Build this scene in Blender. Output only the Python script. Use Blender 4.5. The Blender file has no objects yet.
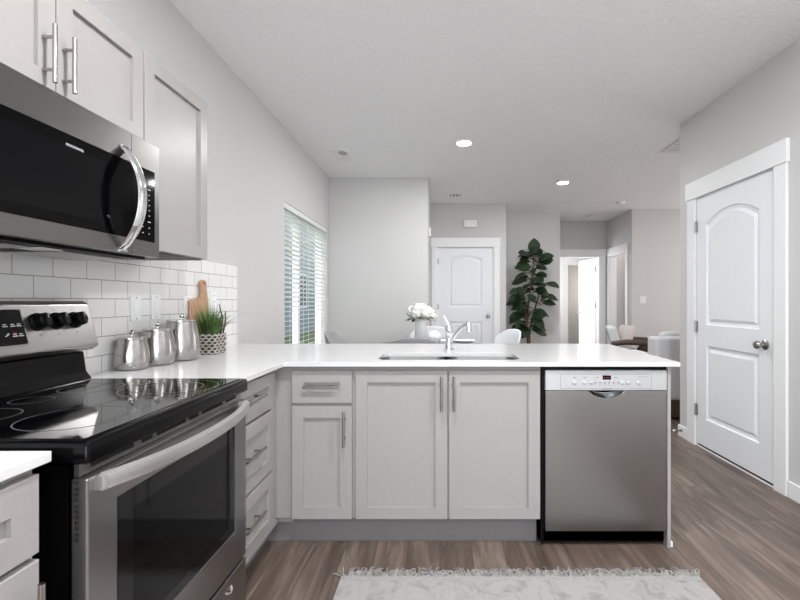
import bpy, bmesh, math, random
from mathutils import Vector, Matrix, noise
PI = math.pi
random.seed(7)
S = bpy.context.scene
COL = S.collection

# ------------------------------------------------------------------ camera, world, lights, exposure
CAMZ = 1.19
cam_d = bpy.data.cameras.new('camera'); cam = bpy.data.objects.new('camera', cam_d); COL.objects.link(cam)
cam.location = (0, 0, CAMZ); cam.rotation_euler = (PI/2, 0, 0)
cam_d.sensor_width = 36; cam_d.lens = 36*450/800; cam_d.shift_x = -0.05; cam_d.shift_y = 1/800
cam_d.clip_start = 0.02; cam_d.clip_end = 200
S.camera = cam
S.view_settings.view_transform = 'Standard'; S.view_settings.look = 'None'
S.view_settings.gamma = 1; S.view_settings.use_curve_mapping = False
S.view_settings.exposure = 1.22
S.cycles.use_denoising = True
S.cycles.max_bounces = 10; S.cycles.diffuse_bounces = 6; S.cycles.glossy_bounces = 5
S.cycles.sample_clamp_indirect = 6
S.cycles.caustics_reflective = False; S.cycles.caustics_refractive = False

world = bpy.data.worlds.new('world'); S.world = world; world.use_nodes = True
wn = world.node_tree.nodes; wn['Background'].inputs[0].default_value = (0.80, 0.90, 1.0, 1); wn['Background'].inputs[1].default_value = 0.55

def area(name, loc, rot, sx, sy, energy, color=(1, 1, 1), shape='RECTANGLE', spread=PI):
    l = bpy.data.lights.new(name, 'AREA'); l.shape = shape; l.size = sx
    if shape in ('RECTANGLE', 'ELLIPSE'): l.size_y = sy
    l.energy = energy; l.color = color; l.spread = spread
    o = bpy.data.objects.new(name, l); COL.objects.link(o); o.location = loc; o.rotation_euler = rot
    return o
sun_d = bpy.data.lights.new('sun', 'SUN'); sun_d.energy = 1.3; sun_d.angle = 0.05; sun_d.color = (1, .96, .9)
sun = bpy.data.objects.new('sun', sun_d); COL.objects.link(sun); sun.rotation_euler = (math.radians(35), math.radians(-15), math.radians(0))
# added area lamps standing in for daylight; only the dining window is in view
area('daylight_kitchen_window', (0.4, -2.95, 1.5), (PI/2, 0, 0), 2.8, 1.9, 46, (.90, .955, 1))  # area lamp at an unseen window behind the viewer
area('fill_living_room', (6.3, 5.8, 1.45), (0, PI/2, 0), 1.8, 2.6, 30, (1, .95, .91))  # added lamp at an unseen living room window
area('daylight_dining_window', (-3.3, 4.8, 3.7), (0, -math.radians(43), 0), 2.4, 3.2, 75, (.93, .97, 1))  # lamp outside, above the view, standing in for sky light
area('fill_bedroom', (1.65, 9.8, 1.5), (0, -PI/2, 0), 1.2, 1.2, 26, (.97, .99, 1))  # added lamp to brighten the bedroom, which has no window built
area('fill_side_room', (5.2, 8.2, 2.2), (0, PI/2, 0), 0.8, 0.4, 13, (1, .92, .87))  # added warm fill inside the side room
area('fill_far_room', (4.15, 11.2, 1.5), (0, PI/2, 0), .5, 1.2, 7, (1, .96, .9))  # added fill for the space beyond the bedroom doorway
# ceiling downlights (the two inside the frame have their fixtures built below; the rest are added, unseen lamps)
LAMPS = [(0.234, 4.39, 15), (1.60, 5.86, 9), (-0.15, 1.05, 16), (1.2, 1.05, 17), (0.3, -1.2, 15), (4.3, 5.9, 3)]
for i, (x, y, e) in enumerate(LAMPS):
    area('downlight_lamp', (x, y, 2.7205), (0, 0, 0), .13, .13, e, (.98, .99, 1), 'DISK')

# ------------------------------------------------------------------ materials
def mat(name, col, rough=.5, metal=0.0, spec=.5, emit=None, estr=1.0, coat=0.0):
    m = bpy.data.materials.new(name); m.use_nodes = True
    b = m.node_tree.nodes['Principled BSDF']
    b.inputs['Base Color'].default_value = (*col, 1); b.inputs['Roughness'].default_value = rough
    b.inputs['Metallic'].default_value = metal; b.inputs['Specular IOR Level'].default_value = spec
    b.inputs['Coat Weight'].default_value = coat
    if emit:
        b.inputs['Emission Color'].default_value = (*emit, 1); b.inputs['Emission Strength'].default_value = estr
    return m
def N(m, t, **kw):
    n = m.node_tree.nodes.new(t)
    for k, v in kw.items():
        if k in n.inputs: n.inputs[k].default_value = v
        else: setattr(n, k, v)
    return n
def L(m, a, b): m.node_tree.links.new(a, b)
def bsdf(m): return m.node_tree.nodes['Principled BSDF']
def coords(m, scale=(1, 1, 1), rot=(0, 0, 0), loc=(0, 0, 0)):
    tc = N(m, 'ShaderNodeTexCoord'); mp = N(m, 'ShaderNodeMapping')
    mp.inputs['Scale'].default_value = scale; mp.inputs['Rotation'].default_value = rot; mp.inputs['Location'].default_value = loc
    L(m, tc.outputs['Object'], mp.inputs['Vector']); return mp.outputs['Vector']
def bump(m, h, strength=.2, dist=.01):
    b = N(m, 'ShaderNodeBump'); b.inputs['Strength'].default_value = strength; b.inputs['Distance'].default_value = dist
    L(m, h, b.inputs['Height']); L(m, b.outputs['Normal'], bsdf(m).inputs['Normal'])
def noisy(m, scale=20, detail=3, cscale=(1, 1, 1), amount=.12, bumps=0, bdist=.003, dark=None, light=None, rough_amt=0):
    v = coords(m, cscale); n = N(m, 'ShaderNodeTexNoise'); n.inputs['Scale'].default_value = scale; n.inputs['Detail'].default_value = detail
    L(m, v, n.inputs['Vector'])
    c = bsdf(m).inputs['Base Color'].default_value[:3]
    r = N(m, 'ShaderNodeValToRGB')
    d = dark or tuple(x*(1-amount) for x in c); l = light or tuple(min(1, x*(1+amount)) for x in c)
    r.color_ramp.elements[0].color = (*d, 1); r.color_ramp.elements[1].color = (*l, 1)
    r.color_ramp.elements[0].position = .3; r.color_ramp.elements[1].position = .7
    L(m, n.outputs['Fac'], r.inputs['Fac']); L(m, r.outputs['Color'], bsdf(m).inputs['Base Color'])
    if bumps: bump(m, n.outputs['Fac'], bumps, bdist)
    if rough_amt:
        mr = N(m, 'ShaderNodeMapRange'); b0 = bsdf(m).inputs['Roughness'].default_value
        mr.inputs['To Min'].default_value = b0-rough_amt; mr.inputs['To Max'].default_value = b0+rough_amt
        L(m, n.outputs['Fac'], mr.inputs['Value']); L(m, mr.outputs['Result'], bsdf(m).inputs['Roughness'])
    return m
M = {}
M['wall'] = noisy(mat('greige_paint', (.595, .585, .578), .6, spec=.3), 90, 3, amount=.012, bumps=.12, bdist=.002)
M['ceiling'] = noisy(mat('ceiling_texture', (.88, .88, .88), .75, spec=.2), 42, 4, amount=.02, bumps=.9, bdist=.008)
M['trim'] = noisy(mat('white_trim_paint', (.82, .825, .835), .38), 60, 2, amount=.01)
M['door'] = noisy(mat('white_door_paint', (.80, .82, .85), .42), 60, 2, amount=.01)
M['cab'] = noisy(mat('cabinet_paint', (.345, .327, .317), .32, spec=.16), 70, 2, amount=.012)
M['kick_shade'] = noisy(mat('shaded_toe_kick', (.21, .20, .202), .45), 70, 2, amount=.02)  # base colour darkened to carry the shade of the toe recess
M['quartz'] = noisy(mat('white_quartz', (.67, .665, .665), .16), 160, 3, amount=.025)
M['steel'] = noisy(mat('brushed_steel', (.40, .385, .375), .30, 1), 14, 3, (1, 1, 30), amount=.02, rough_amt=.02)
M['steel_h'] = noisy(mat('brushed_steel_appliance', (.32, .308, .30), .28, 1), 10, 3, (.6, .6, 60), amount=.018, rough_amt=.012)
M['canister'] = noisy(mat('satin_steel', (.46, .44, .42), .2, 1), 16, 3, (1, 1, 25), amount=.05, rough_amt=.04)
M['nickel'] = noisy(mat('brushed_nickel', (.42, .405, .39), .26, 1), 60, 2, amount=.04)
M['chrome'] = noisy(mat('chrome', (.80, .81, .83), .08, 1), 60, 2, amount=.02)
M['panel'] = noisy(mat('silver_plastic', (.50, .505, .51), .35, .35), 60, 2, amount=.02)
M['black'] = noisy(mat('black_enamel', (.0015, .0015, .0018), .16, spec=.16), 30, 2, amount=.2)
M['blackmat'] = noisy(mat('black_plastic', (.0022, .0022, .0025), .35, spec=.12), 60, 2, amount=.2)
M['glass'] = noisy(mat('black_ceramic_glass', (.0015, .0015, .0018), .05, spec=.36), 30, 2, amount=.2)
M['ovenglass'] = noisy(mat('smoked_glass', (.002, .002, .0022), .07, spec=.16), 9, 2, amount=.25)
M['mwglass'] = noisy(mat('microwave_screen', (.0022, .0022, .0028), .10, spec=.16), 400, 1, amount=.2)
M['ringline'] = noisy(mat('burner_print', (.10, .10, .105), .35), 60, 2, amount=.05)
M['gap'] = noisy(mat('dark_gap', (.01, .01, .01), .8), 60, 2, amount=.2)
M['white'] = noisy(mat('white_plastic', (.80, .80, .79), .35), 60, 2, amount=.01)
M['print'] = noisy(mat('white_print', (.85, .85, .86), .4), 60, 2, amount=.02)
M['greyprint'] = noisy(mat('grey_print', (.22, .22, .23), .5), 60, 2, amount=.02)
M['dimprint'] = noisy(mat('dim_print', (.45, .45, .46), .5), 60, 2, amount=.02)
M['mwsteel'] = noisy(mat('dark_brushed_steel', (.22, .213, .205), .27, 1), 10, 3, (.6, .6, 60), amount=.02, rough_amt=.012)
M['pullsteel'] = noisy(mat('pull_steel', (.70, .69, .68), .34, 1), 60, 2, amount=.02)
M['cabunder_shade'] = noisy(mat('shaded_cabinet_underside', (.10, .085, .075), .6), 30, 2, amount=.1)  # brown wood tone with the shade under the wall cabinets put in
M['mwfront'] = noisy(mat('microwave_glass', (.0012, .0012, .0015), .06, spec=.12), 30, 2, amount=.2)
M['ventgrey'] = noisy(mat('vent_backing', (.42, .42, .42), .6), 60, 2, amount=.02)
M['redled'] = mat('red_led', (.2, .01, .01), .4, emit=(1, .05, .05), estr=.2)
M['lamp'] = mat('lamp_diffuser', (.9, .9, .9), .4, emit=(1, .97, .93), estr=9)
M['blind'] = noisy(mat('blind_slat', (.74, .75, .75), .45), 60, 2, amount=.01)
M['ceramic'] = noisy(mat('white_ceramic', (.84, .84, .84), .25), 60, 2, amount=.01)
M['chair'] = noisy(mat('grey_upholstery', (.34, .335, .34), .85, spec=.2), 300, 2, amount=.1, bumps=.1)
M['chairpale'] = noisy(mat('pale_upholstery', (.66, .67, .69), .8, spec=.2), 300, 2, amount=.05, bumps=.1)
M['tabletop'] = noisy(mat('dark_tabletop', (.13, .125, .125), .35), 20, 3, amount=.15)
M['sofa'] = noisy(mat('sofa_fabric', (.58, .58, .60), .9, spec=.15), 250, 2, amount=.06, bumps=.1)
M['pillow'] = noisy(mat('pillow_linen', (.62, .57, .53), .9, spec=.1), 120, 2, amount=.15, bumps=.1)
M['throw'] = noisy(mat('brown_throw', (.055, .035, .028), .95, spec=.1), 120, 2, amount=.3, bumps=.2)
M['darkwood'] = noisy(mat('dark_wood', (.085, .05, .035), .45), 30, 3, (1, 1, 8), amount=.3)
M['wood'] = noisy(mat('board_wood', (.42, .25, .15), .55), 24, 4, (6, 6, .9), amount=.32)
M['legwood'] = noisy(mat('chair_leg_wood', (.10, .07, .05), .5), 30, 3, (6, 6, 1), amount=.3)
M['leaf'] = noisy(mat('fig_leaf', (.020, .043, .017), .4), 14, 2, amount=.45)
M['leaflight'] = noisy(mat('rose_leaf', (.03, .07, .015), .5), 20, 2, amount=.4)
M['trunk'] = noisy(mat('bark', (.10, .06, .035), .8), 30, 3, (6, 6, 1), amount=.4, bumps=.3)
M['soil'] = noisy(mat('soil', (.03, .02, .014), .95), 60, 3, amount=.4, bumps=.4)
M['grass'] = noisy(mat('grass_blade', (.075, .15, .022), .5), 9, 2, amount=.65)
M['basket'] = noisy(mat('woven_straw', (.40, .365, .325), .8), 90, 2, amount=.25)
M['basketdark'] = noisy(mat('basket_lining', (.05, .045, .04), .9), 60, 2, amount=.2)
M['petal'] = noisy(mat('white_petal', (.86, .85, .80), .6), 40, 3, amount=.06)
M['twig'] = noisy(mat('dark_twig', (.02, .018, .016), .6), 60, 2, amount=.2)
M['lawn'] = noisy(mat('lawn_grass', (.14, .20, .07), .9, spec=.1), 12, 5, amount=.5, bumps=.4)
M['siding'] = mat('blue_grey_siding', (.26, .31, .37), .7)
M['fence'] = noisy(mat('fence_wood', (.34, .31, .28), .8), 8, 4, (6, 6, 1), amount=.25)
M['hinge'] = noisy(mat('hinge_metal', (.36, .36, .37), .38, 1), 60, 2, amount=.05)
M['knobmetal'] = noisy(mat('satin_nickel_knob', (.40, .39, .38), .25, 1), 60, 2, amount=.05)

# floor: vinyl planks running away from the camera
m = M['floor'] = mat('vinyl_plank', (.2, .16, .14), .36, spec=.45)
v = coords(m, rot=(0, 0, PI/2))
br = N(m, 'ShaderNodeTexBrick'); br.offset = .37; br.squash = 1
br.inputs['Scale'].default_value = 1; br.inputs['Brick Width'].default_value = 1.22; br.inputs['Row Height'].default_value = .152
br.inputs['Mortar Size'].default_value = .0013; br.inputs['Mortar Smooth'].default_value = .2; br.inputs['Bias'].default_value = 0
br.inputs['Color1'].default_value = (0, 0, 0, 1); br.inputs['Color2'].default_value = (1, 1, 1, 1); br.inputs['Mortar'].default_value = (0, 0, 0, 1)
L(m, v, br.inputs['Vector'])
sep = N(m, 'ShaderNodeSeparateColor'); L(m, br.outputs['Color'], sep.inputs['Color'])
vm = N(m, 'ShaderNodeVectorMath', operation='MULTIPLY_ADD'); vm.inputs[1].default_value = (1.0, 8.5, 1)
tc2 = N(m, 'ShaderNodeCombineXYZ'); sc_ = N(m, 'ShaderNodeMath', operation='MULTIPLY'); sc_.inputs[1].default_value = 37
L(m, sep.outputs['Red'], sc_.inputs[0]); L(m, sc_.outputs[0], tc2.inputs['X']); L(m, sc_.outputs[0], tc2.inputs['Z'])
L(m, v, vm.inputs[0]); L(m, tc2.outputs[0], vm.inputs[2])
g1 = N(m, 'ShaderNodeTexNoise'); g1.inputs['Scale'].default_value = 1.6; g1.inputs['Detail'].default_value = 7; g1.inputs['Roughness'].default_value = .62; g1.inputs['Distortion'].default_value = 1.1
L(m, vm.outputs[0], g1.inputs['Vector'])
mixf = N(m, 'ShaderNodeMath', operation='MULTIPLY_ADD'); mixf.inputs[1].default_value = .17; L(m, sep.outputs['Red'], mixf.inputs[0])
gsub = N(m, 'ShaderNodeMath', operation='MULTIPLY_ADD'); gsub.inputs[1].default_value = .95; gsub.inputs[2].default_value = -.06; L(m, g1.outputs['Fac'], gsub.inputs[0])
L(m, gsub.outputs[0], mixf.inputs[2])
cr = N(m, 'ShaderNodeValToRGB'); e = cr.color_ramp.elements
e[0].position = .24; e[0].color = (.043, .030, .023, 1); e[1].position = .76; e[1].color = (.29, .226, .187, 1)
k = e.new(.5); k.color = (.132, .098, .080, 1)
L(m, mixf.outputs[0], cr.inputs['Fac'])
mx = N(m, 'ShaderNodeMix', data_type='RGBA'); L(m, br.outputs['Fac'], mx.inputs['Factor']); L(m, cr.outputs['Color'], mx.inputs['A']); mx.inputs['B'].default_value = (.05, .04, .035, 1)
L(m, mx.outputs['Result'], bsdf(m).inputs['Base Color'])
bump(m, g1.outputs['Fac'], .06, .003)

# subway tile
m = M['tile'] = mat('subway_tile', (.8, .8, .8), .12)
tc = N(m, 'ShaderNodeTexCoord'); sx = N(m, 'ShaderNodeSeparateXYZ'); cx = N(m, 'ShaderNodeCombineXYZ')
L(m, tc.outputs['Object'], sx.inputs[0]); L(m, sx.outputs['Y'], cx.inputs['X']); L(m, sx.outputs['Z'], cx.inputs['Y'])
mp = N(m, 'ShaderNodeMapping'); mp.inputs['Location'].default_value = (-1.534+.07725, -.889-.0775*4, 0); L(m, cx.outputs[0], mp.inputs['Vector'])
br = N(m, 'ShaderNodeTexBrick'); br.offset = .5
br.inputs['Scale'].default_value = 1; br.inputs['Brick Width'].default_value = .1545; br.inputs['Row Height'].default_value = .0775
br.inputs['Mortar Size'].default_value = .0014; br.inputs['Mortar Smooth'].default_value = .1
br.inputs['Color1'].default_value = (.80, .79, .78, 1); br.inputs['Color2'].default_value = (.77, .76, .75, 1); br.inputs['Mortar'].default_value = (.27, .26, .255, 1)
L(m, mp.outputs[0], br.inputs['Vector']); L(m, br.outputs['Color'], bsdf(m).inputs['Base Color'])
inv = N(m, 'ShaderNodeMath', operation='SUBTRACT'); inv.inputs[0].default_value = 1; L(m, br.outputs['Fac'], inv.inputs[1]); bump(m, inv.outputs[0], .5, .002)

# rug
m = M['rug'] = mat('faded_rug', (.5, .5, .5), .95, spec=.1)
v = coords(m); n1 = N(m, 'ShaderNodeTexNoise'); n1.inputs['Scale'].default_value = 9; n1.inputs['Detail'].default_value = 6; n1.inputs['Roughness'].default_value = .7; n1.inputs['Distortion'].default_value = 1.2
L(m, v, n1.inputs['Vector']); cr = N(m, 'ShaderNodeValToRGB'); e = cr.color_ramp.elements
e[0].position = .30; e[0].color = (.235, .224, .218, 1); e[1].position = .52; e[1].color = (.375, .358, .348, 1)
L(m, n1.outputs['Fac'], cr.inputs['Fac']); L(m, cr.outputs['Color'], bsdf(m).inputs['Base Color'])
v2 = coords(m, (60, 220, 1)); n2 = N(m, 'ShaderNodeTexNoise'); n2.inputs['Scale'].default_value = 1; L(m, v2, n2.inputs['Vector']); bump(m, n2.outputs['Fac'], .4, .004)
M['rugedge'] = noisy(mat('rug_edge_weave', (.35, .34, .332), .95, spec=.1), 1, 3, (40, 160, 1), amount=.15, bumps=.3)
M['fringe'] = noisy(mat('rug_fringe', (.31, .30, .288), .95, spec=.1), 40, 2, amount=.25)
# siding boards outside
m = M['siding']; v = coords(m); w = N(m, 'ShaderNodeTexWave'); w.bands_direction = 'Z'; w.wave_profile = 'SAW'; w.inputs['Scale'].default_value = 1.6
L(m, v, w.inputs['Vector']); bump(m, w.outputs['Fac'], .6, .02)
# window glass
m = M['pane'] = bpy.data.materials.new('window_glass'); m.use_nodes = True; nt = m.node_tree; nt.nodes.clear()
o_ = nt.nodes.new('ShaderNodeOutputMaterial'); t_ = nt.nodes.new('ShaderNodeBsdfTransparent'); g_ = nt.nodes.new('ShaderNodeBsdfGlossy'); x_ = nt.nodes.new('ShaderNodeMixShader')
g_.inputs['Roughness'].default_value = .02; x_.inputs[0].default_value = .06
nt.links.new(t_.outputs[0], x_.inputs[1]); nt.links.new(g_.outputs[0], x_.inputs[2]); nt.links.new(x_.outputs[0], o_.inputs[0])

# ------------------------------------------------------------------ geometry helpers
def ident(u, v, w): return (u, v, w)
def face_y(Y):   return lambda u, v, w: (u, Y-w, v)      # a front that looks towards -Y
def face_px(X):  return lambda u, v, w: (X+w, u, v)      # a front that looks towards +X
def face_nx(X):  return lambda u, v, w: (X-w, u, v)      # a front that looks towards -X
def face_dn(Z):  return lambda u, v, w: (u, v, Z-w)      # under a ceiling
def face_up(Z):  return lambda u, v, w: (u, v, Z+w)

class MB:
    def __init__(self, f=ident): self.bm = bmesh.new(); self.f = f
    def V(self, u, v, w): return self.bm.verts.new(self.f(u, v, w))
    def face(self, vs):
        try: return self.bm.faces.new(vs)
        except ValueError: return None
    def box(self, u0, u1, v0, v1, w0, w1):
        p = [self.V(*q) for q in ((u0,v0,w0),(u1,v0,w0),(u1,v1,w0),(u0,v1,w0),(u0,v0,w1),(u1,v0,w1),(u1,v1,w1),(u0,v1,w1))]
        for i in ((0,3,2,1),(4,5,6,7),(0,1,5,4),(1,2,6,5),(2,3,7,6),(3,0,4,7)): self.face([p[j] for j in i])
        return self
    def poly(self, outer, holes, w0, w1):
        """outline in (u, v) with holes, extruded from w0 to w1"""
        loops = [outer]+list(holes); top = []; edges = []
        for lp in loops:
            vs = [self.V(a, b, w1) for a, b in lp]; top.append(vs)
            for i in range(len(vs)): edges.append(self.bm.edges.new((vs[i], vs[(i+1) % len(vs)])))
        r = bmesh.ops.triangle_fill(self.bm, use_beauty=True, edges=edges)
        faces = [g for g in r['geom'] if isinstance(g, bmesh.types.BMFace)]
        mp = {}
        for vs, lp in zip(top, loops):
            for v, (a, b) in zip(vs, lp): mp[v] = self.V(a, b, w0)
        for f in faces: self.face([mp[v] for v in reversed(f.verts)])
        for vs in top:
            for i in range(len(vs)):
                a, b = vs[i], vs[(i+1) % len(vs)]; self.face([a, b, mp[b], mp[a]])
        return self
    def loops(self, loops, close_first=True, close_last=True, cyc=True):
        """skin a list of point loops"""
        L_ = [[self.V(*p) for p in lp] for lp in loops]; n = len(L_[0])
        for a, b in zip(L_, L_[1:]):
            for i in range(n if cyc else n-1):
                j = (i+1) % n; self.face([a[i], a[j], b[j], b[i]])
        if close_first: self.face(list(reversed(L_[0])))
        if close_last: self.face(L_[-1])
        return self
    def lathe(self, c, prof, n=28, caps=True):
        """profile of (radius, height) turned about the w axis through c"""
        return self.loops([[(c[0]+r*math.cos(2*PI*i/n), c[1]+r*math.sin(2*PI*i/n), c[2]+h) for i in range(n)] for r, h in prof], caps, caps)
    def tube(self, pts, r, n=10, caps=True, flat=None):
        pts = [Vector(p) for p in pts]; rs = r if isinstance(r, (list, tuple)) else [r]*len(pts); loops = []; prev = None
        for i, p in enumerate(pts):
            t = (pts[min(i+1, len(pts)-1)]-pts[max(i-1, 0)]).normalized()
            if prev is None:
                a = Vector((0, 0, 1)) if abs(t.z) < .9 else Vector((1, 0, 0)); x = t.cross(a).normalized()
            else: x = (prev-t*prev.dot(t)).normalized()
            prev = x; y = t.cross(x)
            sy = flat if flat else 1
            loops.append([tuple(p+(x*math.cos(2*PI*k/n)+y*math.sin(2*PI*k/n)*sy)*rs[i]) for k in range(n)])
        return self.loops(loops, caps, caps)
    def sphere(self, c, r, n=16, m_=10, sc=(1, 1, 1), jit=0, seed=0):
        lp = []
        for j in range(1, m_):
            th = PI*j/m_; row = []
            for i in range(n):
                d = Vector((math.sin(th)*math.cos(2*PI*i/n), math.sin(th)*math.sin(2*PI*i/n), math.cos(th)))
                k = 1+jit*noise.noise(d*3.1+Vector((seed, 0, 0))) if jit else 1
                row.append((c[0]+d.x*r*sc[0]*k, c[1]+d.y*r*sc[1]*k, c[2]+d.z*r*sc[2]*k))
            lp.append(row)
        return self.loops(lp)
    def build(self, name, material, parent=None, bevel=0, smooth=False, seg=2, sub=0, weld=False):
        if weld: bmesh.ops.remove_doubles(self.bm, verts=self.bm.verts, dist=1e-5)
        bmesh.ops.recalc_face_normals(self.bm, faces=self.bm.faces)
        off = Vector((0, 0, 0)); p = parent
        while p is not None: off += p.location; p = p.parent
        if off.length: bmesh.ops.translate(self.bm, verts=self.bm.verts, vec=-off)
        me = bpy.data.meshes.new(name); self.bm.to_mesh(me); self.bm.free()
        me.materials.append(material if not isinstance(material, str) else M[material])
        if smooth:
            for p_ in me.polygons: p_.use_smooth = True
            try: me.set_sharp_from_angle(angle=math.radians(smooth if smooth is not True else 40))
            except Exception: pass
        o = bpy.data.objects.new(name, me); COL.objects.link(o)
        if parent is not None: o.parent = parent
        if bevel:
            b = o.modifiers.new('bevel', 'BEVEL'); b.width = bevel; b.segments = seg; b.limit_method = 'ANGLE'; b.angle_limit = math.radians(40)
        if sub:
            s_ = o.modifiers.new('subsurf', 'SUBSURF'); s_.levels = sub; s_.render_levels = sub
        return o
def tag(o, label, cat, group=None):
    o['label'] = label; o['category'] = cat
    if group: o['group'] = group
    return o
def thing(name, label, cat, loc, group=None):
    o = bpy.data.objects.new(name, None); COL.objects.link(o); o.location = loc; o.empty_display_size = .05
    return tag(o, label, cat, group)
def struct(o): o['kind'] = 'structure'; return o
def sroot(name, loc):
    o = bpy.data.objects.new(name, None); COL.objects.link(o); o.location = loc; o['kind'] = 'structure'; return o
def dup(root, loc, rz, label):
    r = root.copy(); COL.objects.link(r); r.location = loc; r.rotation_euler = (0, 0, rz); r['label'] = label
    for ch in list(root.children):
        c = ch.copy(); COL.objects.link(c); c.parent = r
        for g in list(ch.children):
            d = g.copy(); COL.objects.link(d); d.parent = c
    return r
def text_mesh(name, s, size, f, material, parent, align='CENTER', bold=0):
    cu = bpy.data.curves.new(name, 'FONT'); cu.body = s; cu.size = size; cu.align_x = align; cu.align_y = 'CENTER'; cu.offset = bold; cu.space_character = 1.18
    t = bpy.data.objects.new(name, cu); COL.objects.link(t); bpy.context.view_layer.update()
    me = bpy.data.meshes.new_from_object(t.evaluated_get(bpy.context.evaluated_depsgraph_get()))
    bpy.data.objects.remove(t); bm = bmesh.new(); bm.from_mesh(me)
    off = Vector((0, 0, 0)); p = parent
    while p is not None: off += p.location; p = p.parent
    for v in bm.verts: v.co = Vector(f(v.co.x, v.co.y, 0))-off
    bm.to_mesh(me); bm.free(); me.materials.clear(); me.materials.append(M[material]); me.name = name
    o = bpy.data.objects.new(name, me); COL.objects.link(o); o.parent = parent; return o
def rrect(u0, u1, v0, v1, r, n=6):
    pts = []
    for cx, cy, a0 in ((u1-r, v1-r, 0), (u0+r, v1-r, PI/2), (u0+r, v0+r, PI), (u1-r, v0+r, 1.5*PI)):
        for i in range(n+1):
            a = a0+PI/2*i/n; pts.append((cx+r*math.cos(a), cy+r*math.sin(a)))
    return pts

# ------------------------------------------------------------------ the shell
XL, CEIL = -1.395, 2.74
XR = 2.12
struct(MB().box(-1.6, 6.7, -3.35, 12.0, -.12, 0).build('floor', 'floor'))
struct(MB().box(-1.6, 6.7, -3.35, 12.0, CEIL, CEIL+.12).build('ceiling', 'ceiling'))
WY0, WY1, WZ0, WZ1 = 4.03, 5.56, .62, 2.085
rect = lambda a, b, c, d: [(a, c), (b, c), (b, d), (a, d)]
struct(MB(face_px(XL)).poly(rect(-3.2, 5.65, 0, CEIL), [rect(WY0, WY1, WZ0, WZ1)], -.15, 0).build('wall_left', 'wall'))
o = MB(); o.box(XL-.15, -.15, 5.65, 5.79, 0, CEIL).box(-.29, -.15, 5.79, 7.32, 0, CEIL)
struct(o.build('wall_dining', 'wall'))
CDX0, CDX1, CY = -.045, .862, 7.19          # closet door
struct(MB(face_y(CY)).poly(rect(-.15, 1.055, 0, CEIL), [rect(CDX0, CDX1, .0005, 2.045)], -.13, 0).build('wall_closet', 'wall'))
o = MB(); o.box(.925, 1.055, 7.32, 8.02, 0, CEIL).box(1.055, 2.10, 7.88, 8.02, 0, CEIL).box(1.96, 2.10, 8.02, 8.72, 0, CEIL)
struct(o.build('wall_plant', 'wall'))
struct(MB(face_y(8.72)).poly(rect(1.5, 6.6, 0, CEIL), [rect(2.30, 3.09, .0005, 2.05)], -.13, 0).build('wall_hall', 'wall'))
struct(MB(face_nx(3.24)).poly(rect(7.59, 8.72, 0, CEIL), [rect(7.84, 8.60, .0005, 2.05)], -.13, 0).build('wall_side', 'wall'))
struct(MB().box(3.37, 6.6, 7.59, 7.72, 0, CEIL).build('wall_living', 'wall'))
PD0, PD1 = 2.84, 3.72                      # pantry door
struct(MB(face_nx(XR)).poly(rect(-3.2, 3.975, 0, CEIL), [rect(PD0, PD1, .0005, 2.035)], -.13, 0).build('wall_right', 'wall'))
struct(MB().box(XR+.13, 6.6, 3.845, 3.975, 0, CEIL).build('wall_pantry', 'wall'))
struct(MB(face_nx(6.5)).poly(rect(3.975, 7.59, 0, CEIL), [rect(4.6, 7.1, .6, 2.2)], -.13, 0).build('wall_east', 'wall'))
struct(MB(lambda u, v, w: (u, -3.2-w, v)).poly(rect(XL-.15, XR+.13, 0, CEIL), [rect(-1.0, 1.8, .55, 2.4)], 0, .13).build('wall_behind', 'wall'))
# bedroom seen through the far doorway
o = MB(face_y(10.75)); o.poly(rect(1.5, 5.0, 0, CEIL), [rect(3.06, 3.62, .0005, 2.05)], -.13, 0)
o.f = ident; o.box(1.4, 1.5, 8.85, 10.88, 0, CEIL).box(4.9, 5.0, 8.85, 10.75, 0, CEIL)
struct(o.build('wall_bedroom', 'wall'))
struct(MB().box(2.8, 4.2, 11.6, 11.7, 0, CEIL).build('wall_far', mat('warm_beige_paint', (.62, .57, .53), .6)))

def baseboard(name, f, u0, u1):
    struct(MB(f).box(u0, u1, 0, .10, 0, .014).build(name, 'trim', bevel=.004))
baseboard('baseboard_right', face_nx(XR), 3.83, 3.975+.014)
baseboard('baseboard_near', face_nx(XR), -3.1, 2.728)
baseboard('baseboard_pantry', lambda u, v, w: (u, 3.975+w, v), XR, 6.5)
baseboard('baseboard_left', face_px(XL), 3.1, 5.65)
baseboard('baseboard_dining', face_y(5.65), XL, -.15)
baseboard('baseboard_plant', face_y(7.88), 1.055, 2.1)
baseboard('baseboard_living', face_y(7.59), 3.24, 6.5)

def casing(name, f, u0, u1, top, wl, wr, hh=.14, ov=.012):
    o = MB(f)
    if wl: o.box(u0-wl, u0, 0, top, 0, .018)
    if wr: o.box(u1, u1+wr, 0, top, 0, .018)
    o.box(u0-wl-ov, u1+wr+ov, top, top+hh, 0, .026)
    # jamb lining
    o.box(u0-.001, u0+.016, 0, top, -.13, 0).box(u1-.016, u1+.001, 0, top, -.13, 0).box(u0, u1, top-.012, top, -.13, 0)
    return struct(o.build(name, 'trim', bevel=.003))
casing('trim_1', face_nx(XR), PD0, PD1, 2.035, .105, .115, .145)
casing('trim_2', face_y(CY), CDX0, CDX1, 2.05, .09, .09, .15)
casing('trim_3', face_y(8.72), 2.30, 3.09, 2.05, .09, .11, .14, .006)
casing('trim_4', face_nx(3.24), 7.84, 8.60, 2.05, .10, .10, .14, .006)

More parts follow.
